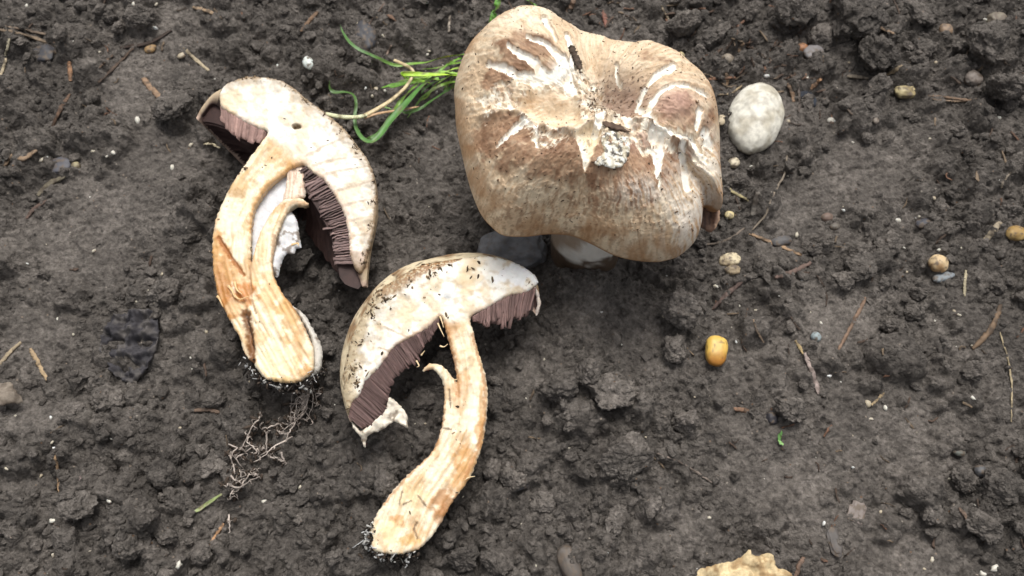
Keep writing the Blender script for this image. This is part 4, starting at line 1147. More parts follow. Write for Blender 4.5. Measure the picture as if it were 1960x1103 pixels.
Z6 = zm(600, 60, 4.797)
def lm(x, y): return float(p2w(np.array([x + 1.0]), np.array([float(y)]))[0][0] - p2w(np.array([float(x)]), np.array([float(y)]))[0][0])   # metres per photo pixel on the soil
def blade(name, pl, w, col, parent=None, off0=.002, off1=None, arch=0.0, n=44, tip=True, col2=None, label=None, group=None, cat='grass blade', keel=.10):
    P = lay(pl, n, off0, off1, arch)
    t = np.linspace(0, 1, n)
    ww = np.interp(t, np.linspace(0, 1, len(w)), w) * lm(*pl[len(pl) // 2]) / 2
    if tip: ww = ww * np.clip((1 - t) / .12, .08, 1)
    tw = (1.1 * fbm2(t * 2.5 + pl[0][0] * .1, t * 0 + pl[0][1], 2)) if keel < .4 else None
    V, F = sweep(P, ww * (1.2 if keel < .4 else 1), np.maximum(ww * keel, .0001), 12, twist=tw, fold=.35 if keel < .4 else 0.0)
    c = np.tile(col, (len(V), 1))
    if keel < .4: c[:-2] *= (1 + .22 * np.cos(np.tile(np.linspace(0, 2 * math.pi, 12, endpoint=False), n) * 2 + math.pi))[:, None]
    c = mixc(c, S(112, 100, 70), .7 * sstep(.22, .5, fbm3(V[:, 0] * 260, V[:, 1] * 260, V[:, 2] * 260, 3)))
    tv = np.append(np.repeat(t, 12), [0, 1])
    if col2 is not None: c = mixc(c, col2, sstep(.35, .7, tv))
    c = c * (0.85 + 0.3 * rng.random((len(V), 1)))
    o = put(name, V, F, M_grass, c, parent)
    if parent is None: tag(o, label, cat, group)
    return o
GR, GB, GD = S(108, 146, 58), S(160, 196, 66), S(78, 116, 52)
gb = gp(np.array([872.]), np.array([150.]))[0]
gr = empty('grass_plant', gb)
tag(gr, 'small plant of narrow green grass blades sprawling out from under the whole cap', 'grass')
zz = lambda L: Z6(L)
for pl, w, cl, cl2, o0, o1 in [
        ([(1400, 215), (1240, 235), (1140, 258), (1040, 290), (900, 302), (760, 315), (640, 270), (530, 220), (420, 170), (330, 100), (270, 10), (246, -60)], [7, 9, 6, 5, 5, 5, 4], GR, S(84, 120, 66), .010, .006),
        ([(1370, 410), (1180, 405), (1000, 400), (822, 392), (830, 425), (900, 448), (990, 462), (1090, 478)], [9, 8, 8, 7, 6], GB, S(132, 178, 50), .013, .008),
        ([(1150, 440), (1000, 450), (860, 482), (720, 506), (618, 522)], [7, 10, 10, 9, 6], S(112, 158, 48), S(92, 138, 44), .008, .004),
        ([(1080, 440), (990, 520), (880, 640), (780, 745), (690, 850), (610, 960), (530, 1018), (450, 985), (392, 890), (378, 790), (392, 680), (368, 590), (290, 562), (190, 562), (150, 520), (148, 450)],
         [9, 14, 14, 12, 9, 7, 6, 5, 5, 6, 7, 5], S(78, 122, 58), S(72, 104, 48), .011, .003),
        ([(960, 480), (890, 550), (800, 650), (730, 760), (640, 890), (560, 965), (470, 985)], [6, 8, 8, 7, 5], GR, GD, .008, .006),
        ([(1360, 245), (1300, 275), (1230, 310), (1150, 372), (1090, 395)], [6, 6, 5, 4], S(104, 146, 56), None, .009, .007),
        ([(1360, 455), (1290, 505), (1180, 580), (1080, 645), (980, 710), (860, 748), (800, 735)], [6, 6, 6, 5, 4], S(84, 124, 64), GD, .008, .004),
        ([(1340, 380), (1280, 440), (1230, 510), (1195, 550)], [8, 9, 7], S(80, 122, 48), None, .007, .004),
        ([(1370, 405), (1280, 385), (1190, 375), (1110, 392), (1040, 440)], [4, 5, 4], S(150, 186, 90), None, .012, .008),
        ([(640, 688), (680, 705), (720, 722)], [3, 4, 3], S(120, 150, 96), None, .003, .003),
        ([(1380, 330), (1280, 350), (1150, 400), (1000, 430), (880, 440), (760, 470)], [4, 4, 4, 3], S(150, 180, 76), S(120, 150, 60), .010, .005),
        ([(1380, 480), (1260, 470), (1130, 520), (1010, 600), (930, 700), (860, 800)], [4, 5, 4, 3], S(126, 162, 70), S(100, 136, 60), .009, .004),
        ([(1370, 360), (1240, 420), (1120, 500), (1040, 600), (960, 650)], [3, 4, 3], S(144, 176, 84), None, .008, .003),
        ([(1390, 280), (1280, 300), (1180, 330), (1080, 345), (990, 350)], [3, 4, 3], S(118, 152, 66), None, .009, .004),
        ([(1220, 430), (1120, 465), (1030, 520), (985, 580)], [3, 4, 3], S(120, 158, 100), None, .006, .004)]:
    blade('blade', zz(pl), w, cl, gr, o0, o1, col2=cl2)
st = empty('grass_stalk', gp(np.array([690.]), np.array([215.]))[0])
tag(st, 'pale straw coloured bent grass stalk lying across the green blades', 'grass stalk')
blade('stalk', zz([(740, 265), (820, 302), (890, 340), (918, 378), (898, 435), (830, 530), (700, 642), (570, 722), (470, 776)]), [6, 8, 6, 6, 7, 8, 9], S(205, 186, 146), st, .012, .009, tip=False, keel=.6)
blade('stalk_base', zz([(490, 770), (450, 780), (380, 790), (250, 786), (110, 758)]), [8, 8, 9, 8], S(206, 208, 170), st, .0095, .012, tip=False, keel=.7)
blade('side_stalk', zz([(470, 796), (600, 755), (780, 725), (900, 704), (975, 690)]), [5, 5, 4, 3], S(186, 152, 116), st, .008, .010, keel=.6)
blade('grass_sprig', [(938, 60), (945, 30), (952, 8), (960, -25)], [10, 10, 9], S(104, 158, 64), None, .004, .020, tip=False, label='broad green grass blade standing behind the top of the whole cap', group=None)
blade('grass_sprig', [(1040, 30), (1022, 12), (1010, 0), (990, -20)], [8, 7, 6], S(104, 150, 70), None, .004, .016, tip=False, label='thin green blade tip arching out behind the whole cap')

# seedling
sd = empty('seedling', gp(np.array([1494.]), np.array([845.]))[0])
tag(sd, 'tiny bright green seedling with two leaves on bare soil', 'seedling')
blade('seed_leaf', [(1491, 843), (1493, 834), (1496, 824)], [4, 7, 3], S(104, 150, 84), sd, .001, .004, n=12)
blade('seed_leaf', [(1490, 842), (1494, 848), (1500, 852)], [4, 6, 4], S(120, 160, 92), sd, .001, .002, n=12)

# ------------------------------------------------------------------ stones
def stone(name, px_, py_, a, b, rot, col, label, cat='pebble', group=None, hz=.75, sub=4, rough=.08, pw=1.0, col2=None, sink=.42, mat=None, fr=1.3, cscale=130, dirt=.9):
    """a, b: half axes in photo pixels"""
    V0, F0 = ICO[sub]; mm = lm(px_, py_)
    ra, rb = a * mm, b * mm * 1.12; rz = min(ra, rb) * hz
    v = np.sign(V0) * np.abs(V0) ** pw
    v = v / np.linalg.norm(np.abs(v) ** 1.0, axis=1)[:, None] if pw == 1 else v
    o_ = rng.uniform(0, 50)
    v = v * (1 + rough * fbm3(V0[:, 0] * fr + o_, V0[:, 1] * fr, V0[:, 2] * fr, 3, .38))[:, None]
    v = v * np.array([ra, rb, rz])
    v = v @ rotm(0, 0, rad(rot)).T
    g = gp(np.array([float(px_)]), np.array([float(py_)]))[0]
    k = 3
    g2 = np.median([gh(g[0] + dx * ra, g[1] + dy * rb) for dx in (-.6, 0, .6) for dy in (-.6, 0, .6)])
    zc = g2 + rz * (1 - 2 * sink)
    P = p2w(np.array([float(px_)]), np.array([float(py_)]), np.array([zc]))[0]
    c = np.tile(col, (len(v), 1))
    if col2 is not None:
        c = mixc(c, col2, sstep(-.1, .45, fbm3(v[:, 0] * cscale + o_, v[:, 1] * cscale, v[:, 2] * cscale, 4)))
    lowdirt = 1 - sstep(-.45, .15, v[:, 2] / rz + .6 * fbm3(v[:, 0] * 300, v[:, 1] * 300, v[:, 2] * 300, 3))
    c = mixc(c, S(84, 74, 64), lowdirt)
    c = mixc(c, S(92, 80, 68), dirt * sstep(.02, .45, fbm3(v[:, 0] * 420 + o_, v[:, 1] * 420, v[:, 2] * 420, 4, .6)))
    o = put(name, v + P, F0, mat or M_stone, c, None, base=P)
    tag(o, label, cat, group)
    return o

stone('pale_stone', 1445, 226, 52, 73, -20, S(212, 208, 195), 'large pale oval stone half sunk in soil right of the whole cap', 'stone', hz=.62, sub=5, rough=.05, col2=S(180, 173, 156), sink=.42, cscale=110, dirt=.28, fr=1.4)
stone('dark_stone', 980, 480, 66, 42, 8, S(112, 112, 114), 'dark grey flat stone in the shade under the whole cap', 'stone', hz=.42, sub=5, rough=.2, col2=S(86, 86, 88), sink=.25, pw=.85, dirt=.4)
# corn kernel
mm = lm(1371, 672)
V0, F0 = ICO[4]
v = np.sign(V0) * np.abs(V0) ** .72
v = v * np.array([1 + .12 * V0[:, 1], np.ones(len(V0)), np.ones(len(V0))]).T * np.array([20.5 * mm, 29 * mm, 14 * mm])
v = v @ rotm(rad(6), 0, rad(-9)).T
P = p2w(np.array([1371.]), np.array([672.]), np.array([rest_z(1371, 680)[2] + .0025]))[0]
c = np.tile(S(214, 178, 88), (len(v), 1)); c = mixc(c, S(172, 116, 46), sstep(.0, .9, -v[:, 1] / .006 + .3 * fbm3(v[:, 0] * 300, v[:, 1] * 300, v[:, 2] * 300, 3)))
v = v * (1 + .05 * fbm3(v[:, 0] * 260, v[:, 1] * 260, v[:, 2] * 260, 3))[:, None]
c = mixc(c, S(120, 92, 56), .7 * sstep(.25, .6, fbm3(v[:, 0] * 520, v[:, 1] * 520, v[:, 2] * 520, 4)))
tag(put('corn_kernel', v + P, F0, M_corn, c, None), 'bright yellow corn kernel lying on the bare soil', 'corn')

for a in [
    ('pebble', 1796, 505, 19, 16, 10, S(196, 172, 134), 'round beige glossy pebble above the bluish slate chip', dict(col2=S(160, 126, 86), hz=.85)),
    ('pebble', 1945, 447, 20, 14, -5, S(178, 150, 98), 'amber yellow pebble beside the pale wood splinter', dict(col2=S(150, 120, 66), hz=.8)),
    ('slate_chip', 1806, 530, 23, 8, 18, S(128, 134, 138), 'bluish grey slate chip just below the round beige pebble', dict(hz=.6, pw=.8)),
    ('pebble', 1562, 645, 10, 9, 0, S(140, 152, 154), 'small pale blue round pebble on the bare soil', dict(sub=3)),
    ('pebble', 1397, 498, 20, 12, 5, S(206, 192, 160), 'pale cream angular pebble below the torn cap edge', dict(pw=.8, col2=S(170, 152, 124), rough=.2)),
    ('pebble', 1403, 517, 15, 9, 0, S(150, 134, 108), 'tan flat pebble tucked under the cream angular pebble', dict(rough=.2)),
    ('pebble', 1732, 177, 18, 11, -6, S(178, 164, 124), 'yellowish blocky pebble by the crumbly soil bank', dict(pw=.6, col2=S(132, 118, 84), rough=.14)),
    ('pebble', 1393, 113, 12, 10, 0, S(136, 126, 112), 'grey brown round pebble among the dark litter', dict(sub=3)),
    ('pebble', 1381, 230, 8, 11, -20, S(190, 174, 146), 'cream pebble between the cap and the large pale stone', dict(sub=3)),
    ('pebble', 1303, 108, 8, 9, 0, S(204, 190, 146), 'pale yellow pebble touching the back of the whole cap', dict(sub=3)),
    ('pebble', 1591, 231, 8, 6, 0, S(186, 182, 172), 'small whitish pebble next to a brown one', dict(sub=3)),
    ('pebble', 1620, 236, 8, 7, 0, S(158, 132, 100), 'small brown pebble next to a whitish one', dict(sub=3)),
    ('pebble', 1676, 231, 6, 6, 0, S(128, 118, 108), 'small grey pebble on the crusted soil', dict(sub=3)),
    ('pebble', 1405, 312, 11, 9, 25, S(204, 192, 166), 'cream angular pebble just under the large pale stone', dict(sub=3, pw=.75)),
    ('pebble', 1396, 412, 9, 7, 0, S(204, 188, 142), 'pale yellow pebble beside the torn cap fold', dict(sub=3, pw=.8)),
    ('slate_stone', 990, 914, 24, 20, 20, S(78, 75, 75), 'blue grey rounded stone between the cut stem and bare clods', dict(rough=.3, hz=.5, pw=.8, sink=.42)),
    ('slate_stone', 1090, 1080, 19, 33, 18, S(84, 77, 71), 'grey upright stone sliver sticking out of the clods', dict(rough=.12, hz=.6, pw=.8, sink=.32)),
    ('slate_stone', 1597, 1036, 12, 27, 6, S(82, 77, 74), 'narrow grey slate sliver lying in the crusted soil', dict(pw=.7, hz=.4, rough=.3, sink=.42)),
    ('slate_stone', 1639, 982, 15, 18, -25, S(122, 112, 106), 'triangular lilac grey stone flake on the crusted soil', dict(pw=.65, hz=.3, rough=.35, sink=.42)),
    ('pebble', 1583, 416, 12, 8, 8, S(112, 94, 84), 'dull reddish brown flat pebble', dict(sub=3)),
    ('pebble', 1598, 434, 10, 6, 8, S(100, 94, 86), 'dull grey flat pebble under a reddish one', dict(sub=3)),
    ('dark_pebble', 1768, 428, 17, 9, 12, S(62, 62, 68), 'dark blue grey flat pebble on crusted soil', dict(rough=.15)),
    ('dark_pebble', 1496, 462, 20, 9, 14, S(82, 80, 80), 'dark slate flake beside the long tan straw', dict(rough=.15, pw=.8)),
    ('dark_pebble', 1836, 866, 12, 7, -10, S(96, 98, 92), 'dull greenish grey flat pebble near crumbly edge', dict(rough=.1)),
    ('dark_pebble', 1877, 902, 12, 11, 0, S(82, 82, 84), 'dark grey round pebble near crumbly edge', dict(rough=.1)),
    ('dark_pebble', 1478, 800, 12, 12, 0, S(58, 56, 60), 'dark round pebble below the orange chip', dict(rough=.15)),
    ('dark_pebble', 697, 70, 22, 30, 15, S(56, 56, 60), 'dark charcoal lump behind the grass blades', dict(rough=.25, hz=.5)),
    ('dark_pebble', 85, 104, 22, 18, 20, S(58, 58, 62), 'dark charcoal lump beside the short straw', dict(rough=.25, hz=.5)),
    ('dark_pebble', 112, 318, 22, 16, 10, S(78, 78, 84), 'bluish dark stone flake near the tan bark curl', dict(rough=.2, hz=.4)),
    ('pebble', 145, 318, 9, 8, 0, S(150, 140, 110), 'small yellow grey pebble near the bluish flake', dict(sub=3)),
    ('pebble', 288, 94, 12, 8, 35, S(150, 122, 84), 'tan seed shaped pebble under the dark twig', dict(sub=3)),
    ('pebble', 590, 121, 10, 13, 20, S(214, 220, 214), 'white glossy pebble above the halved cap', dict(mat=M_grain, hz=.9)),
    ('pebble', 1557, 100, 20, 15, 35, S(118, 114, 114), 'flat grey flake on the dark litter heap', dict(pw=.8, hz=.35)),
    ('pebble', 1536, 92, 12, 9, 0, S(150, 104, 70), 'orange brown nut shell piece on the litter heap', dict(sub=3, rough=.2)),
    ('pebble', 1908, 40, 20, 14, 15, S(120, 112, 98), 'tan grey stone bedded in the crumbly soil bank', dict(rough=.2, pw=.8)),
    ('pebble', 1810, 58, 12, 11, 0, S(140, 118, 96), 'small brown faceted pebble in the soil bank', dict(sub=3, pw=.7)),
    ('pebble', 1862, 150, 17, 15, 0, S(128, 118, 110), 'round grey brown pebble on top of the bank foot', dict(rough=.15)),
]:
    nm, x, y, p, q, r, cl, lb, kw = a
    stone(nm, x, y, p, q, r, cl, lb, 'slate chip' if 'slate' in nm else 'pebble', None, **kw)

# small white mineral grains
grains = [(256, 9, 6), (300, 10, 5), (297, 54, 7), (347, 107, 10), (264, 232, 10), (344, 211, 5), (52, 11, 5), (190, 100, 4), (817, 4, 5), (845, 3, 5), (896, 3, 5), (732, 68, 5), (817, 105, 5), (821, 98, 4), (700, 169, 5),
          (720, 171, 6), (737, 175, 5), (713, 183, 5), (836, 177, 4), (848, 126, 3), (531, 126, 4), (1792, 120, 5), (1886, 40, 7), (1872, 47, 5), (1630, 27, 4), (1541, 30, 4), (1709, 125, 4), (1509, 232, 5),
          (1632, 273, 4), (1780, 266, 4), (1913, 226, 5), (1665, 180, 4), (1467, 146, 7), (1625, 120, 3), (1438, 320, 6), (1525, 450, 7), (1719, 422, 7), (1430, 529, 9), (1536, 536, 8), (1787, 380, 5),
          (1817, 371, 4), (1760, 415, 4), (1798, 479, 5), (1840, 475, 4), (1772, 351, 3), (1735, 520, 4), (1730, 475, 4), (1370, 548, 6), (1571, 619, 4), (1836, 603, 5), (1587, 720, 6), (1661, 773, 9), (1694, 781, 8),
          (1667, 802, 6), (1862, 762, 6), (1446, 594, 4), (1409, 655, 4), (1826, 596, 4), (129, 1022, 8), (101, 1062, 6), (341, 1082, 9), (100, 846, 5), (108, 860, 5), (78, 911, 5), (213, 840, 4), (13, 898, 5),
          (101, 997, 8), (92, 1101, 5), (1577, 1002, 6), (1686, 980, 5), (1864, 968, 6), (1818, 916, 5), (1905, 1088, 11), (1784, 1072, 7), (1633, 895, 4), (1769, 1089, 4), (1891, 860, 5), (1907, 832, 4), (1882, 1098, 9),
          (1358, 991, 6), (1151, 598, 4), (1270, 605, 5), (1372, 549, 5), (1042, 688, 4), (505, 960, 6), (574, 933, 5), (1615, 403, 5), (1330, 760, 3), (1190, 660, 3), (178, 290, 6), (217, 293, 6), (80, 307, 7), (4, 310, 6),
          (310, 525, 4), (330, 322, 8), (365, 278, 7), (205, 300, 4), (180, 480, 5), (52, 505, 4), (395, 635, 5), (365, 685, 4), (140, 640, 4), (110, 610, 4), (30, 796, 4), (98, 800, 5), (345, 820, 4), (210, 960, 7)]
gcols = [S(206, 202, 190), S(190, 182, 164), S(220, 220, 216), S(172, 160, 138)]
gmesh = []
for k in range(6):
    V0, F0 = ICO[2]
    v = V0 * (1 + .3 * fbm3(V0[:, 0] * 1.2 + k * 9, V0[:, 1] * 1.2, V0[:, 2] * 1.2, 2))[:, None] * (1 + .10 * rng.normal(size=(len(V0), 1))) * np.array([1, rng.uniform(.5, .85), rng.uniform(.5, .8)])
    me = mesh('grain', v, F0, np.tile(gcols[k % 4], (len(v), 1))); me.materials.append(M_grain); gmesh.append(me)
def grain(x, y, r, k):
    P = gp(np.array([float(x)]), np.array([float(y)]))[0]
    o = bpy.data.objects.new('white_grain', gmesh[k]); COL.objects.link(o)
    rr_ = r * .85 * lm(x, y); o.scale = (rr_, rr_, rr_); o.location = P + np.array([0, 0, rr_ * .02]); o.rotation_euler = (0, 0, rng.uniform(0, 6.28))
    tag(o, 'tiny whitish mineral grain scattered on the dark soil', 'grain', 'white grains scattered on the soil')
for i, (x, y, r) in enumerate(grains): grain(x, y, r, i % 6)
for i in range(70): grain(rng.uniform(0, 1960), rng.uniform(0, 1103), rng.uniform(1.6, 3.2), i % 6)

# ------------------------------------------------------------------ twigs, straw, bark
ST, TW, BK, LI, OR_ = S(188, 164, 118), S(118, 90, 66), S(96, 74, 58), S(146, 128, 118), S(170, 116, 66)
def twig(name, pl, w, col, label, cat, flat=.42, jit=.00014, off=.0003, n=22, taper=.35, group=None, arch=0.0):
    P = lay(pl, n, off, None, arch)
    t = np.linspace(0, 1, n); mm = lm(*pl[1])
    ww = w * mm / 2 * (1 - taper * np.abs(2 * t - 1) ** 3) * (1 + .12 * fbm2(t * 5 + pl[0][0], t * 0, 2))
    V, F = sweep(P, ww, ww * flat, 7, jit=jit)
    c = np.tile(col, (len(V), 1)) * (0.8 + 0.4 * rng.random((len(V), 1)))
    c = c * .62 + .38 * c.mean() * np.array([1.06, 1.0, .93])
    c = mixc(c * .9, S(66, 57, 50), .75 * sstep(.0, .45, fbm3(V[:, 0] * 300, V[:, 1] * 300, V[:, 2] * 300, 3)))
    o = put(name, V, F, M_plain, c, None)
    tag(o, label, cat, group)
    return o
for nm, pl, w, cl, lb in [
    ('straw', [(-5, 56), (45, 66), (92, 82)], 8, S(136, 112, 84), 'long brown straw lying beside a shorter one'),
    ('straw', [(10, 50), (50, 58), (88, 66)], 6, S(128, 106, 84), 'shorter brown straw lying above a longer one'),
    ('straw', [(18, 74), (14, 92), (10, 107)], 7, S(196, 184, 146), 'short pale straw, upper half of a snapped piece'),
    ('straw', [(11, 112), (7, 128), (1, 144)], 7, S(190, 170, 128), 'short pale straw, lower half of a snapped piece'),
    ('straw', [(346, 87), (372, 112), (402, 138)], 7, S(182, 162, 122), 'pale straw leading to the rim of the halved cap'),
    ('wood_chip', [(274, 150), (290, 170), (318, 199)], 13, S(162, 124, 86), 'tan splintered wood chip left of the halved cap'),
    ('twig', [(255, 92), (230, 118), (188, 158)], 6, BK, 'thin brown twig under the dark root'),
    ('twig', [(328, 58), (285, 82), (230, 92)], 8, S(70, 54, 46), 'dark brown root arching beside small white grains'),
    ('twig', [(216, 106), (202, 118), (190, 130)], 5, TW, 'short thin brown twig piece'),
    ('wood_chip', [(132, 118), (134, 135), (135, 155)], 9, OR_, 'orange brown pointed wood chip'),
    ('twig', [(134, 180), (118, 205), (100, 242)], 9, S(116, 84, 60), 'brown bark strip slanting on the crusted soil'),
    ('wood_chip', [(369, 14), (390, 19), (414, 28)], 8, S(168, 136, 96), 'tan wood chip above the halved cap rim'),
    ('twig', [(608, 22), (592, 40), (576, 60)], 8, S(140, 104, 70), 'brown woody stalk with a tan end'),
    ('rootlet', [(736, 6), (722, 25), (708, 42), (702, 75)], 4, S(120, 96, 82), 'thin reddish brown rootlet behind the grass'),
    ('wood_chip', [(732, 22), (748, 32), (763, 46)], 7, S(142, 102, 74), 'brown curved chip near the thin rootlet'),
    ('straw', [(861, 30), (860, 45), (859, 62)], 5, S(166, 152, 134), 'short greyish straw left of the whole cap'),
    ('straw', [(749, 87), (745, 95), (740, 105)], 5, S(150, 124, 106), 'tiny pinkish straw among the grass'),
    ('straw', [(1258, -5), (1270, 20), (1284, 46)], 5, S(168, 148, 114), 'slim pale straw behind the whole cap'),
    ('straw', [(390, 276), (404, 276), (421, 283)], 6, S(186, 172, 132), 'short bent pale straw beside the halved stem'),
    ('straw', [(1374, 352), (1402, 367), (1434, 385)], 7, S(176, 160, 96), 'yellow green straw touching the right cap edge'),
    ('straw', [(1430, 445), (1478, 465), (1534, 488)], 7, S(168, 130, 86), 'long tan straw below the thin pale root'),
    ('rootlet', [(1506, 298), (1503, 330), (1480, 372), (1466, 410), (1440, 440)], 4, S(146, 130, 108), 'long thin pale rootlet below the large pale stone'),
    ('wood_chip', [(1453, 363), (1446, 385), (1440, 412)], 10, S(124, 116, 106), 'grey wood sliver beside the thin pale rootlet'),
    ('wood_chip', [(1484, 532), (1518, 520), (1552, 503)], 10, S(122, 94, 82), 'dull reddish bark strip on the soil'),
    ('rootlet', [(1340, 470), (1390, 460), (1425, 437)], 5, S(128, 112, 96), 'thin grey rootlet ending at the long tan straw'),
    ('wood_chip', [(1917, 422), (1898, 446), (1880, 470)], 12, S(172, 154, 122), 'pale weathered wood splinter beside the amber pebble'),
    ('straw', [(1849, 518), (1847, 540), (1846, 567)], 6, S(178, 164, 124), 'short pale straw standing near the slate chip'),
    ('twig', [(1657, 570), (1636, 612), (1605, 670)], 7, S(140, 106, 78), 'straight brown twig on the open soil'),
    ('twig', [(1916, 584), (1896, 632), (1862, 668)], 11, S(124, 96, 66), 'thick olive brown twig near the thin pale stem'),
    ('straw', [(1914, 636), (1932, 700), (1937, 750), (1936, 808)], 3.5, S(172, 152, 108), 'very long thin pale stem near the thick twig'),
    ('straw', [(1522, 652), (1530, 664), (1538, 678)], 6, S(176, 148, 84), 'short yellow husk piece at the end of a lilac straw'),
    ('straw', [(1541, 676), (1553, 708), (1568, 754)], 10, S(164, 142, 134), 'lilac grey flat straw on the open soil'),
    ('rootlet', [(1442, 612), (1450, 635), (1462, 656)], 4, S(158, 130, 98), 'thin tan rootlet right of the corn kernel'),
    ('straw', [(1778, 183), (1825, 188), (1878, 196)], 6, S(130, 100, 72), 'brown straw lying below the yellowish blocky pebble'),
    ('straw', [(1785, 190), (1840, 194), (1870, 190)], 4, S(146, 118, 88), 'thin lighter straw crossing a brown straw'),
    ('wood_chip', [(1688, 146), (1708, 138), (1727, 126)], 9, S(150, 128, 92), 'tan wood sliver at the foot of the soil bank'),
    ('wood_chip', [(1622, 146), (1640, 147), (1662, 150)], 9, S(132, 118, 98), 'greyish tan sliver under the big clod'),
    ('wood_chip', [(1678, 50), (1695, 58), (1712, 64)], 6, S(150, 118, 84), 'tan sliver on the soil bank'),
    ('rootlet', [(1258, 868), (1300, 884), (1335, 905), (1372, 930)], 4, S(128, 112, 100), 'curved grey brown rootlet on the lower clods'),
    ('wood_chip', [(1404, 783), (1424, 785), (1446, 791)], 9, S(152, 108, 74), 'orange brown flat chip left of the seedling'),
    ('straw', [(1692, 753), (1682, 762), (1668, 776)], 5, S(164, 138, 92), 'small tan straw beside two white grains'),
    ('straw', [(58, 668), (72, 694), (90, 727)], 9, S(178, 146, 96), 'tan straw lying on the smooth mud'),
    ('straw', [(-6, 704), (15, 678), (40, 655)], 9, S(160, 140, 104), 'tan straw next to the grey flake'),
    ('straw', [(104, 872), (111, 905), (113, 950)], 6, S(172, 132, 84), 'thin orange tan straw standing by the mud ledge'),
    ('straw', [(152, 912), (158, 934), (160, 960)], 7, S(144, 122, 120), 'short lilac straw standing by the mud ledge'),
    ('straw', [(428, 1002), (416, 1020), (403, 1040)], 7, S(186, 132, 74), 'short orange straw below the green blade'),
    ('wood_chip', [(1836, 972), (1852, 992), (1873, 1018)], 8, S(132, 104, 84), 'reddish brown sliver near the crumbly right edge'),
    ('bark_curl', [(8, 318), (22, 300), (45, 304), (58, 296), (70, 288)], 11, S(156, 124, 88), 'curled tan bark strip on the crusted soil'),
    ('bark_strip', [(72, 374), (95, 352), (124, 338)], 12, S(122, 112, 88), 'olive grey bark strip next to red brown litter'),
    ('bark_strip', [(50, 418), (70, 396), (100, 380)], 8, S(110, 84, 72), 'dark reddish twig below the olive bark strip'),
    ('wood_chip', [(1540, 1068), (1532, 1082), (1522, 1104)], 12, S(130, 98, 76), 'brown leaf stalk piece beside the torn tan leaf'),
    ('rootlet', [(1374, 182), (1400, 178), (1420, 164)], 4, S(178, 152, 106), 'thin tan rootlet from the cap to the pale stone'),
    ('wood_chip', [(1352, 152), (1378, 150), (1408, 148)], 7, S(140, 92, 58), 'rusty brown husk strip behind the large pale stone'),
    ('wood_chip', [(1390, 140), (1392, 152), (1390, 164)], 8, S(168, 128, 82), 'upright tan husk crossing a rusty strip'),
    ('wood_chip', [(1414, 100), (1418, 90), (1424, 82)], 7, S(128, 98, 66), 'tan brown husk sliver behind the cap'),
    ('wood_chip', [(1508, 160), (1516, 178), (1520, 195)], 9, S(138, 104, 72), 'brown bark sliver right of the large pale stone'),
    ('twig', [(1528, 160), (1530, 190), (1529, 215)], 5, S(104, 92, 84), 'thin dark grey twig right of the large pale stone'),
    ('wood_chip', [(1552, 172), (1560, 162), (1572, 150)], 9, S(166, 116, 66), 'orange husk at the lower end of the litter heap'),
    ('wood_chip', [(1097, -4), (1094, 8), (1086, 24)], 14, S(150, 116, 88), 'brown dry leaf piece behind the cap'),
    ('wood_chip', [(1152, 20), (1158, 34), (1160, 52)], 10, S(150, 88, 66), 'rusty red leaf bit behind the cap'),
    ('twig', [(1612, 190), (1622, 208), (1632, 220)], 5, S(100, 82, 68), 'small dark twig on the crusted soil'),
    ('wood_chip', [(372, 786), (398, 784), (420, 790)], 10, S(118, 92, 72), 'dull brown chip left of the pale root tangle'),
    ('rootlet', [(1935, 330), (1922, 346), (1916, 360)], 4, S(138, 124, 104), 'short thin rootlet on the right soil edge'),
    ('twig', [(1365, 590), (1395, 560), (1420, 540)], 10, S(108, 84, 76), 'dull reddish bark strip by the white grains'),
    ('straw', [(255, 600), (258, 598), (262, 596)], 8, S(176, 120, 84), 'tiny orange chip on the dark rotten leaf'),
    ('straw', [(264, 626), (275, 625), (286, 625)], 4, S(168, 136, 92), 'tiny tan straw on the dark rotten leaf')]:
    twig(nm, pl, w, cl, lb, nm.replace('_', ' '))
blade('grass_sprig', [(425, 946), (400, 962), (380, 976), (353, 991)], [4, 6, 6, 5], S(128, 140, 88), None, .002, .001, label='dull green grass blade below the pale root tangle', n=20)
# anonymous litter
for i in range(270):
    while True:
        x, y = rng.uniform(0, 1960), rng.uniform(0, 1103)
        if i < 90: x, y = (rng.normal(1470, 75), rng.normal(95, 50)) if i < 65 else (rng.normal(1180, 90), rng.uniform(0, 60))
        if i < 90 or i > 210 or (y < 330 or x > 1350): break
    a = rng.uniform(0, math.pi); l = rng.uniform(4, 15)
    k = rng.random()
    cl = S(150, 124, 92) if k < .4 else S(112, 86, 68) if k < .8 else S(156, 104, 70)
    twig('litter_bit', [(x - l * math.cos(a), y - l * math.sin(a)), (x + rng.normal() * 1.5, y + rng.normal() * 1.5), (x + l * math.cos(a), y + l * math.sin(a))], rng.uniform(1.3, 5.0), cl * rng.uniform(.4, .85),
         'small brown bit of plant litter scattered on the soil', 'litter', n=6, group='plant litter bits on the soil', off=.0004)

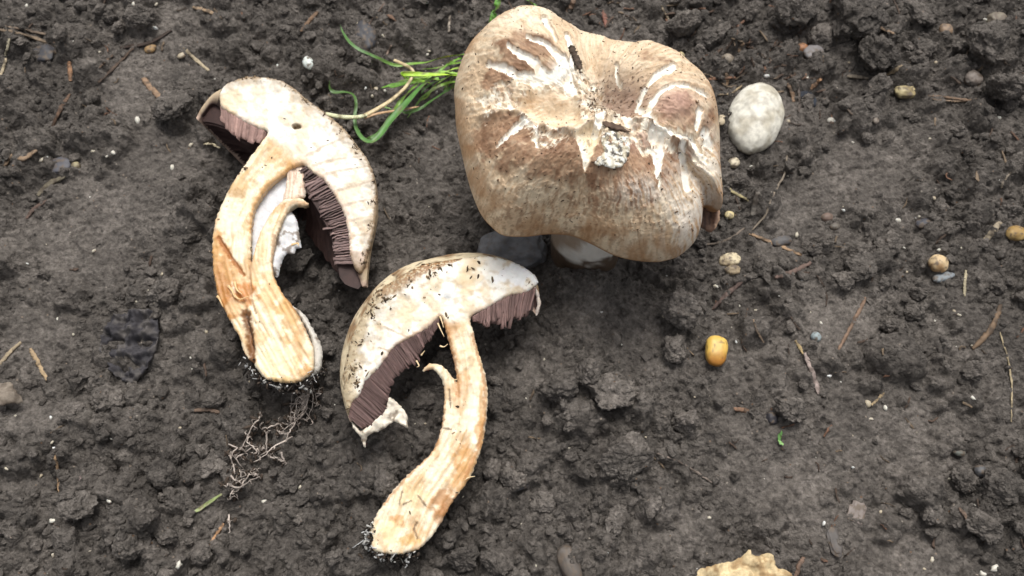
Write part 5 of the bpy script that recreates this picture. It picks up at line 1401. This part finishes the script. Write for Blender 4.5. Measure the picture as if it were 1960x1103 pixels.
# dark rotten leaf, grey flake, torn tan leaf
def sheet(name, poly, off, col, col2, label, cat, amp=.0016, wz=.02, T=.0009, mat=None, veins=None, lift=0.0):
    cx = np.mean([p[0] for p in poly]); cy = np.mean([p[1] for p in poly])
    g = gp(np.array([cx]), np.array([cy]))[0]
    Pp = np.array([g[0], g[1], g[2] + off]); nn = np.array([.05, -.12, 1.0]); nn /= np.linalg.norm(nn)
    s = slab(poly, Pp, nn, sp=.0007, T=T, R=.001, drop=.0003, relief=lambda px, py, de, v: amp * fbm2(px * wz, py * wz, 4, .3) + lift * ((px - cx) / 100) ** 2, jitter=1.2)
    c = np.tile(col, (len(s['px']), 1))
    c = mixc(c, col2, sstep(-.15, .45, fbm2(s['px'] * .045, s['py'] * .045, 4, .8)))
    if veins:
        for pl in veins: c = stroke(c, s['px'], s['py'], pl, 2.5, 1.5, col * 1.5, .6)
    o = put(name, s['V'], s['F'], mat or M_plain, c, None)
    tag(o, label, cat)
    return o
sheet('rotten_leaf', [(208, 610), (235, 596), (272, 592), (298, 600), (303, 640), (298, 670), (288, 690), (272, 718), (250, 732), (225, 722), (202, 690), (192, 662), (200, 635)], .0055, S(60, 58, 61), S(88, 84, 82),
      'dark blackened rotten leaf pressed on the soil', 'leaf', amp=.0042, wz=.045, veins=[[(245, 600), (240, 660), (245, 725)], [(240, 650), (215, 640)], [(242, 670), (285, 640)], [(243, 690), (215, 690)]])
sheet('grey_flake', [(-12, 742), (14, 730), (30, 748), (42, 768), (20, 772), (-12, 778)], .004, S(128, 118, 106), S(96, 86, 76), 'grey brown bark flake near the tan straws', 'bark flake', amp=.002)
sheet('torn_leaf', [(1336, 1096), (1350, 1086), (1375, 1080), (1400, 1076), (1420, 1066), (1436, 1052), (1442, 1062), (1456, 1064), (1470, 1058), (1484, 1068), (1490, 1088), (1508, 1092), (1518, 1106), (1510, 1130), (1400, 1136), (1340, 1120)], .0095,
      S(198, 178, 140), S(160, 134, 98), 'torn tan leaf like mushroom scrap on the soil', 'scrap', amp=.0030, wz=.022, T=.0016, veins=[[(1380, 1100), (1430, 1085), (1470, 1070)]])
sheet('rotten_leaf', [(1530, 178), (1548, 176), (1562, 188), (1560, 204), (1540, 198)], .0015, S(50, 54, 62), S(36, 38, 44), 'bluish black leaf flake right of the large pale stone', 'leaf', amp=.001)

# ------------------------------------------------------------------ pale root tangle
Z7 = zm(340, 680, 3.245)
rt = empty('root_tangle', gp(np.array([510.]), np.array([850.]))[0])
tag(rt, 'tangle of pale branching roots below the halved mushroom with split stem', 'roots')
RT = [[(805, 170), (812, 240), (795, 300), (770, 370), (730, 412), (665, 462), (622, 512)], [(632, 428), (580, 445), (522, 462)], [(525, 378), (470, 440), (432, 515), (388, 585)], [(440, 505), (440, 545), (495, 592)],
      [(562, 480), (552, 540), (545, 592), (490, 630)], [(322, 560), (350, 568), (372, 580), (340, 612), (378, 660), (412, 708)], [(345, 675), (352, 710), (362, 745)], [(325, 745), (350, 775), (380, 785)],
      [(395, 760), (385, 735), (405, 722), (425, 740), (415, 758), (395, 762)], [(315, 800), (380, 822), (450, 785), (515, 762)], [(470, 735), (490, 745), (505, 760)], [(732, 418), (690, 480), (668, 545)],
      [(720, 505), (600, 560), (540, 620), (475, 665)], [(640, 600), (662, 655), (600, 622)], [(352, 828), (335, 860), (330, 890)], [(322, 1000), (318, 1040), (322, 1100)], [(330, 610), (330, 640), (350, 690)],
      [(800, 250), (780, 290), (790, 340)], [(700, 380), (705, 410), (740, 430)], [(620, 470), (640, 490), (690, 480)], [(780, 200), (785, 270), (800, 330), (760, 400)], [(420, 600), (470, 570), (520, 585)],
      [(365, 640), (400, 625), (415, 612)], [(850, 230), (885, 235), (870, 260)], [(870, 30), (880, 80), (890, 120)], [(560, 620), (590, 640), (650, 640)], [(400, 805), (440, 745), (470, 735)]]
for k in range(12):                              # threads hanging from the stem base
    x_ = rng.uniform(770, 850); RT.append([(x_, rng.uniform(120, 200)), (x_ + rng.normal() * 18, 250 + rng.normal() * 30), (x_ - 20 + rng.normal() * 40, 300 + rng.normal() * 40), (x_ - 60 + rng.normal() * 40, 390 + rng.normal() * 30)])
for k in range(170):                              # fine side branches
    b = RT[rng.integers(0, 39)]; p = b[rng.integers(0, len(b))]; a = rng.uniform(0, 6.28); l = rng.uniform(16, 50)
    RT.append([p, (p[0] + l * .6 * math.cos(a), p[1] + l * .6 * math.sin(a)), (p[0] + l * math.cos(a + .6), p[1] + l * math.sin(a + .6))])
for i, pl in enumerate(RT):
    P = lay([(a_ + rng.normal() * 1.2, b_ + rng.normal() * 1.2) for a_, b_ in Z7(pl)], 14, rng.uniform(.0015, .005), rng.uniform(.0015, .006), rng.uniform(0, .003))
    P = P + rng.normal(size=P.shape) * .00015
    w = rng.uniform(2.8, 4.6) if i < 27 else rng.uniform(1.1, 2.4); mm = lm(510, 850)
    v, f = sweep(P, w * mm / 2 * np.linspace(1, .3, 14), w * mm / 2 * np.linspace(1, .3, 14), 6, jit=.00007)
    put('root', v, f, M_plain, S(186, 174, 164) * rng.uniform(.55, 1.2), rt)

rc = np.array([Z7([b[rng.integers(0, len(b))]])[0] for b in RT for _ in range(2)]) + rng.normal(size=(2 * len(RT), 2)) * 4
V, F = crumbs_on(gp(rc[:, 0], rc[:, 1]) + np.array([0, 0, .002]), np.array([0, 0, 1.0]), .0003, .0012, 1.2)
tag(put('clinging_soil', V, F, M_speck, S(72, 62, 54), rt), kind='stuff')
# ------------------------------------------------------------------ clods and crumbs of soil
cmesh = []
for k in range(9):
    V0, F0 = ICO[5]
    cen = rng.normal(size=(70, 3)); cen /= np.linalg.norm(cen, axis=1)[:, None]
    cr = rng.uniform(.12, .42, 70)
    W_ = V0 + .10 * np.stack([fbm3(V0[:, 0] * 4 + k, V0[:, 1] * 4, V0[:, 2] * 4, 3), fbm3(V0[:, 0] * 4, V0[:, 1] * 4 + 9 + k, V0[:, 2] * 4, 3), fbm3(V0[:, 0] * 4, V0[:, 1] * 4, V0[:, 2] * 4 + 5 + k, 3)], -1)
    for _ in range(9):
        pn_ = rng.normal(size=3); pn_ /= np.linalg.norm(pn_); dt_ = W_ @ pn_; lim = rng.uniform(.62, .85)
        W_ = W_ - pn_ * np.clip(dt_ - lim, 0, 1)[:, None] * .9
    dd_ = np.linalg.norm(W_[:, None] - cen[None], axis=2)
    bmp = np.max(np.where(dd_ < cr, np.sqrt(np.clip(cr ** 2 - dd_ ** 2, 0, 1)), 0), 1)
    h = .80 + .20 * fbm3(V0[:, 0] * 1.3 + k * 5, V0[:, 1] * 1.3, V0[:, 2] * 1.3, 3) + .38 * bmp + .09 * fbm3(V0[:, 0] * 9, V0[:, 1] * 9, V0[:, 2] * 9 + k, 3, .65)
    me = mesh('clod', W_ * h[:, None] * np.array([1, rng.uniform(.7, .95), rng.uniform(.6, .8)]), F0); me.materials.append(M_clod); cmesh.append(me)
KEEP = [(1445, 226, 95), (1371, 672, 50), (245, 665, 85), (1430, 1090, 110), (1796, 510, 45), (1945, 447, 40), (1732, 177, 40), (1397, 503, 40), (1493, 840, 35), (980, 480, 80), (1562, 645, 25),
        (510, 850, 90), (590, 121, 30), (1090, 1080, 45), (1550, 700, 55), (1925, 720, 50), (1480, 465, 60)]
def clear(x, y): return all(math.hypot(x - a, y - b) > c_ for a, b, c_ in KEEP)
def clod(x, y, r, label=None, group=None, sink=.25, k=None):
    P = gp(np.array([float(x)]), np.array([float(y)]))[0]
    o = bpy.data.objects.new('soil_clod', cmesh[rng.integers(0, 9) if k is None else k]); COL.objects.link(o)
    q = r * (1.1 if label else 1.0) * lm(x, y); o.scale = (q * rng.uniform(.85, 1.2), q * rng.uniform(.85, 1.15), q * rng.uniform(.8, 1.1)); o.location = P + np.array([0, 0, q * (.85 - 2 * sink)])
    o.rotation_euler = (rng.uniform(-.5, .5), rng.uniform(-.5, .5), rng.uniform(0, 6.28))
    tag(o, label or 'rough dark brown soil clod lying on the loose earth', 'soil clod', group or ('rough soil clods lying on the loose earth' if not label else None))
    return o
clod(1625, 45, 62, 'large overhanging crumbly clod of the soil bank, above a dark hollow', sink=.16)
clod(1675, 115, 46, 'rounded crumbly clod in front of the soil bank')
clod(1570, 78, 30, 'smooth dark clod in the hollow under the soil bank', sink=.35)
clod(1520, 30, 38, 'flat crumbly clod between the litter heap and the soil bank')
clod(1885, 95, 48, 'crusted grey clod on the soil bank at the right')
clod(1915, 185, 40, 'pale grainy clod below the crusted bank clod')
clod(1755, 35, 36, 'lumpy clod in the middle of the soil bank'); clod(1762, 100, 26, 'knobbly small clod under the lumpy bank clod')
clod(1835, 97, 22, 'pale tan crumbly clod on the bank slope')
clod(1300, 600, 42, 'grey knobbly clod between the stem base and the corn kernel', sink=.3)
clod(1172, 755, 44, 'rounded clod below the soil mound at the stem base'); clod(1075, 745, 46, 'long ridged clod beside the rounded clod', sink=.3)
clod(1195, 880, 52, 'big flat topped clod near the curved rootlet', sink=.33)
clod(275, 990, 36, 'tall smooth tan brown clod left of the orange straw'); clod(260, 1045, 40, 'lower smooth tan brown clod left of the orange straw')
clod(320, 1025, 24, 'angular clod beside the tall smooth clod')
clod(150, 795, 30, 'rounded reddish clod below the rotten leaf'); clod(320, 570, 36, 'rounded clod above the rotten leaf', sink=.3)
clod(560, 915, 30, 'round clod below the pale root tangle'); clod(408, 890, 28, 'brown clod left of the pale root tangle')
clod(1840, 920, 26, 'dark clod standing alone near the crumbly right edge'); clod(1780, 985, 22, 'dark low clod on the crusted soil')
clod(1905, 940, 40, 'rough grey clod at the crumbly right edge'); clod(1880, 1010, 30, 'small rough clod under the grey edge clod')
clod(1860, 715, 26, 'pale crumbly clod beside the very long thin stem'); clod(1640, 490, 30, 'tan crumbly clod left of the round beige pebble')
clod(1700, 470, 26, 'lumpy clod above the round beige pebble', sink=.35)
for i in range(230):
    while True:
        x, y = rng.uniform(-40, 2000), rng.uniform(-30, 1120)
        P = p2w(np.array([x]), np.array([y]))[0]
        ix = int(np.clip((P[0] - dx_[0]) / STEP, 0, nx - 1)); iy = int(np.clip((P[1] - dy_[0]) / STEP, 0, ny - 1))
        if rng.random() > smooth[iy, ix] * 1.25 and clear(x, y): break
    clod(x, y, min(11 * (1 - rng.random()) ** -.5, 36), sink=rng.uniform(.18, .36))
# more, smaller clods, too many to tell apart
NC = 420
vv, ff = ICO[3]
parts = []
for i in range(NC):
    while True:
        x, y = rng.uniform(-60, 2020), rng.uniform(-40, 1140)
        P = p2w(np.array([x]), np.array([y]))[0]
        ix = int(np.clip((P[0] - dx_[0]) / STEP, 0, nx - 1)); iy = int(np.clip((P[1] - dy_[0]) / STEP, 0, ny - 1))
        if rng.random() > smooth[iy, ix] * 1.1 and clear(x, y): break
    q = rng.uniform(5, 13) * lm(x, y); of = rng.uniform(0, 90)
    v3 = vv.copy()
    for _ in range(7):
        pn_ = rng.normal(size=3); pn_ /= np.linalg.norm(pn_)
        v3 = v3 - pn_ * np.clip(v3 @ pn_ - rng.uniform(.6, .85), 0, 1)[:, None] * .9
    h = 1 + .30 * fbm3(vv[:, 0] * 1.4 + of, vv[:, 1] * 1.4, vv[:, 2] * 1.4, 2) + .22 * np.abs(fbm3(vv[:, 0] * 4 + of, vv[:, 1] * 4, vv[:, 2] * 4, 2))
    v = (v3 * h[:, None] * (q * np.array([1.1, rng.uniform(.7, 1), rng.uniform(.6, .8)]))) @ rotm(0, 0, rng.uniform(0, 6.28)).T
    P[2] = gh(P[0], P[1]) + q * .22
    parts.append((v + P, ff))
V, F = join(parts)
tag(put('small_clods', V, F, M_soil, base=(0, 0, 0)), 'many small dark soil clods strewn between the larger ones', 'soil clods', kind='stuff')
n = 6000
P = np.stack([rng.uniform(-.30, .30, n * 3), rng.uniform(-.145, .195, n * 3)], -1)
iy = ((P[:, 1] - dy_[0]) / STEP).astype(int); ix = ((P[:, 0] - dx_[0]) / STEP).astype(int)
P = P[rng.random(len(P)) > .2 + .75 * smooth[iy, ix]][:n]
V0, F0 = ICO[1]
var = [V0 * (1 + .25 * rng.normal(size=(len(V0), 1))) for _ in range(24)]
r = 0.00045 * (1 - rng.random(len(P))) ** -.5; r = np.minimum(r, .0024)
Vs = np.empty((len(P), len(V0), 3)); z = gh(P[:, 0], P[:, 1])
for i in range(len(P)):
    a = rng.uniform(0, 6.28); c_, s__ = math.cos(a), math.sin(a)
    v = var[i % 24] * (r[i] * np.array([1.1, .9, .8]))
    Vs[i, :, 0] = v[:, 0] * c_ - v[:, 1] * s__ + P[i, 0]; Vs[i, :, 1] = v[:, 0] * s__ + v[:, 1] * c_ + P[i, 1]; Vs[i, :, 2] = v[:, 2] + z[i] + r[i] * .25
Fs = (F0[None] + (np.arange(len(P)) * len(V0))[:, None, None]).reshape(-1, 3)
tag(put('soil_crumbs', Vs.reshape(-1, 3), Fs, M_soil, base=(0, 0, 0), smooth=False), 'loose small crumbs of dark soil covering the ground', 'soil crumbs', kind='stuff')
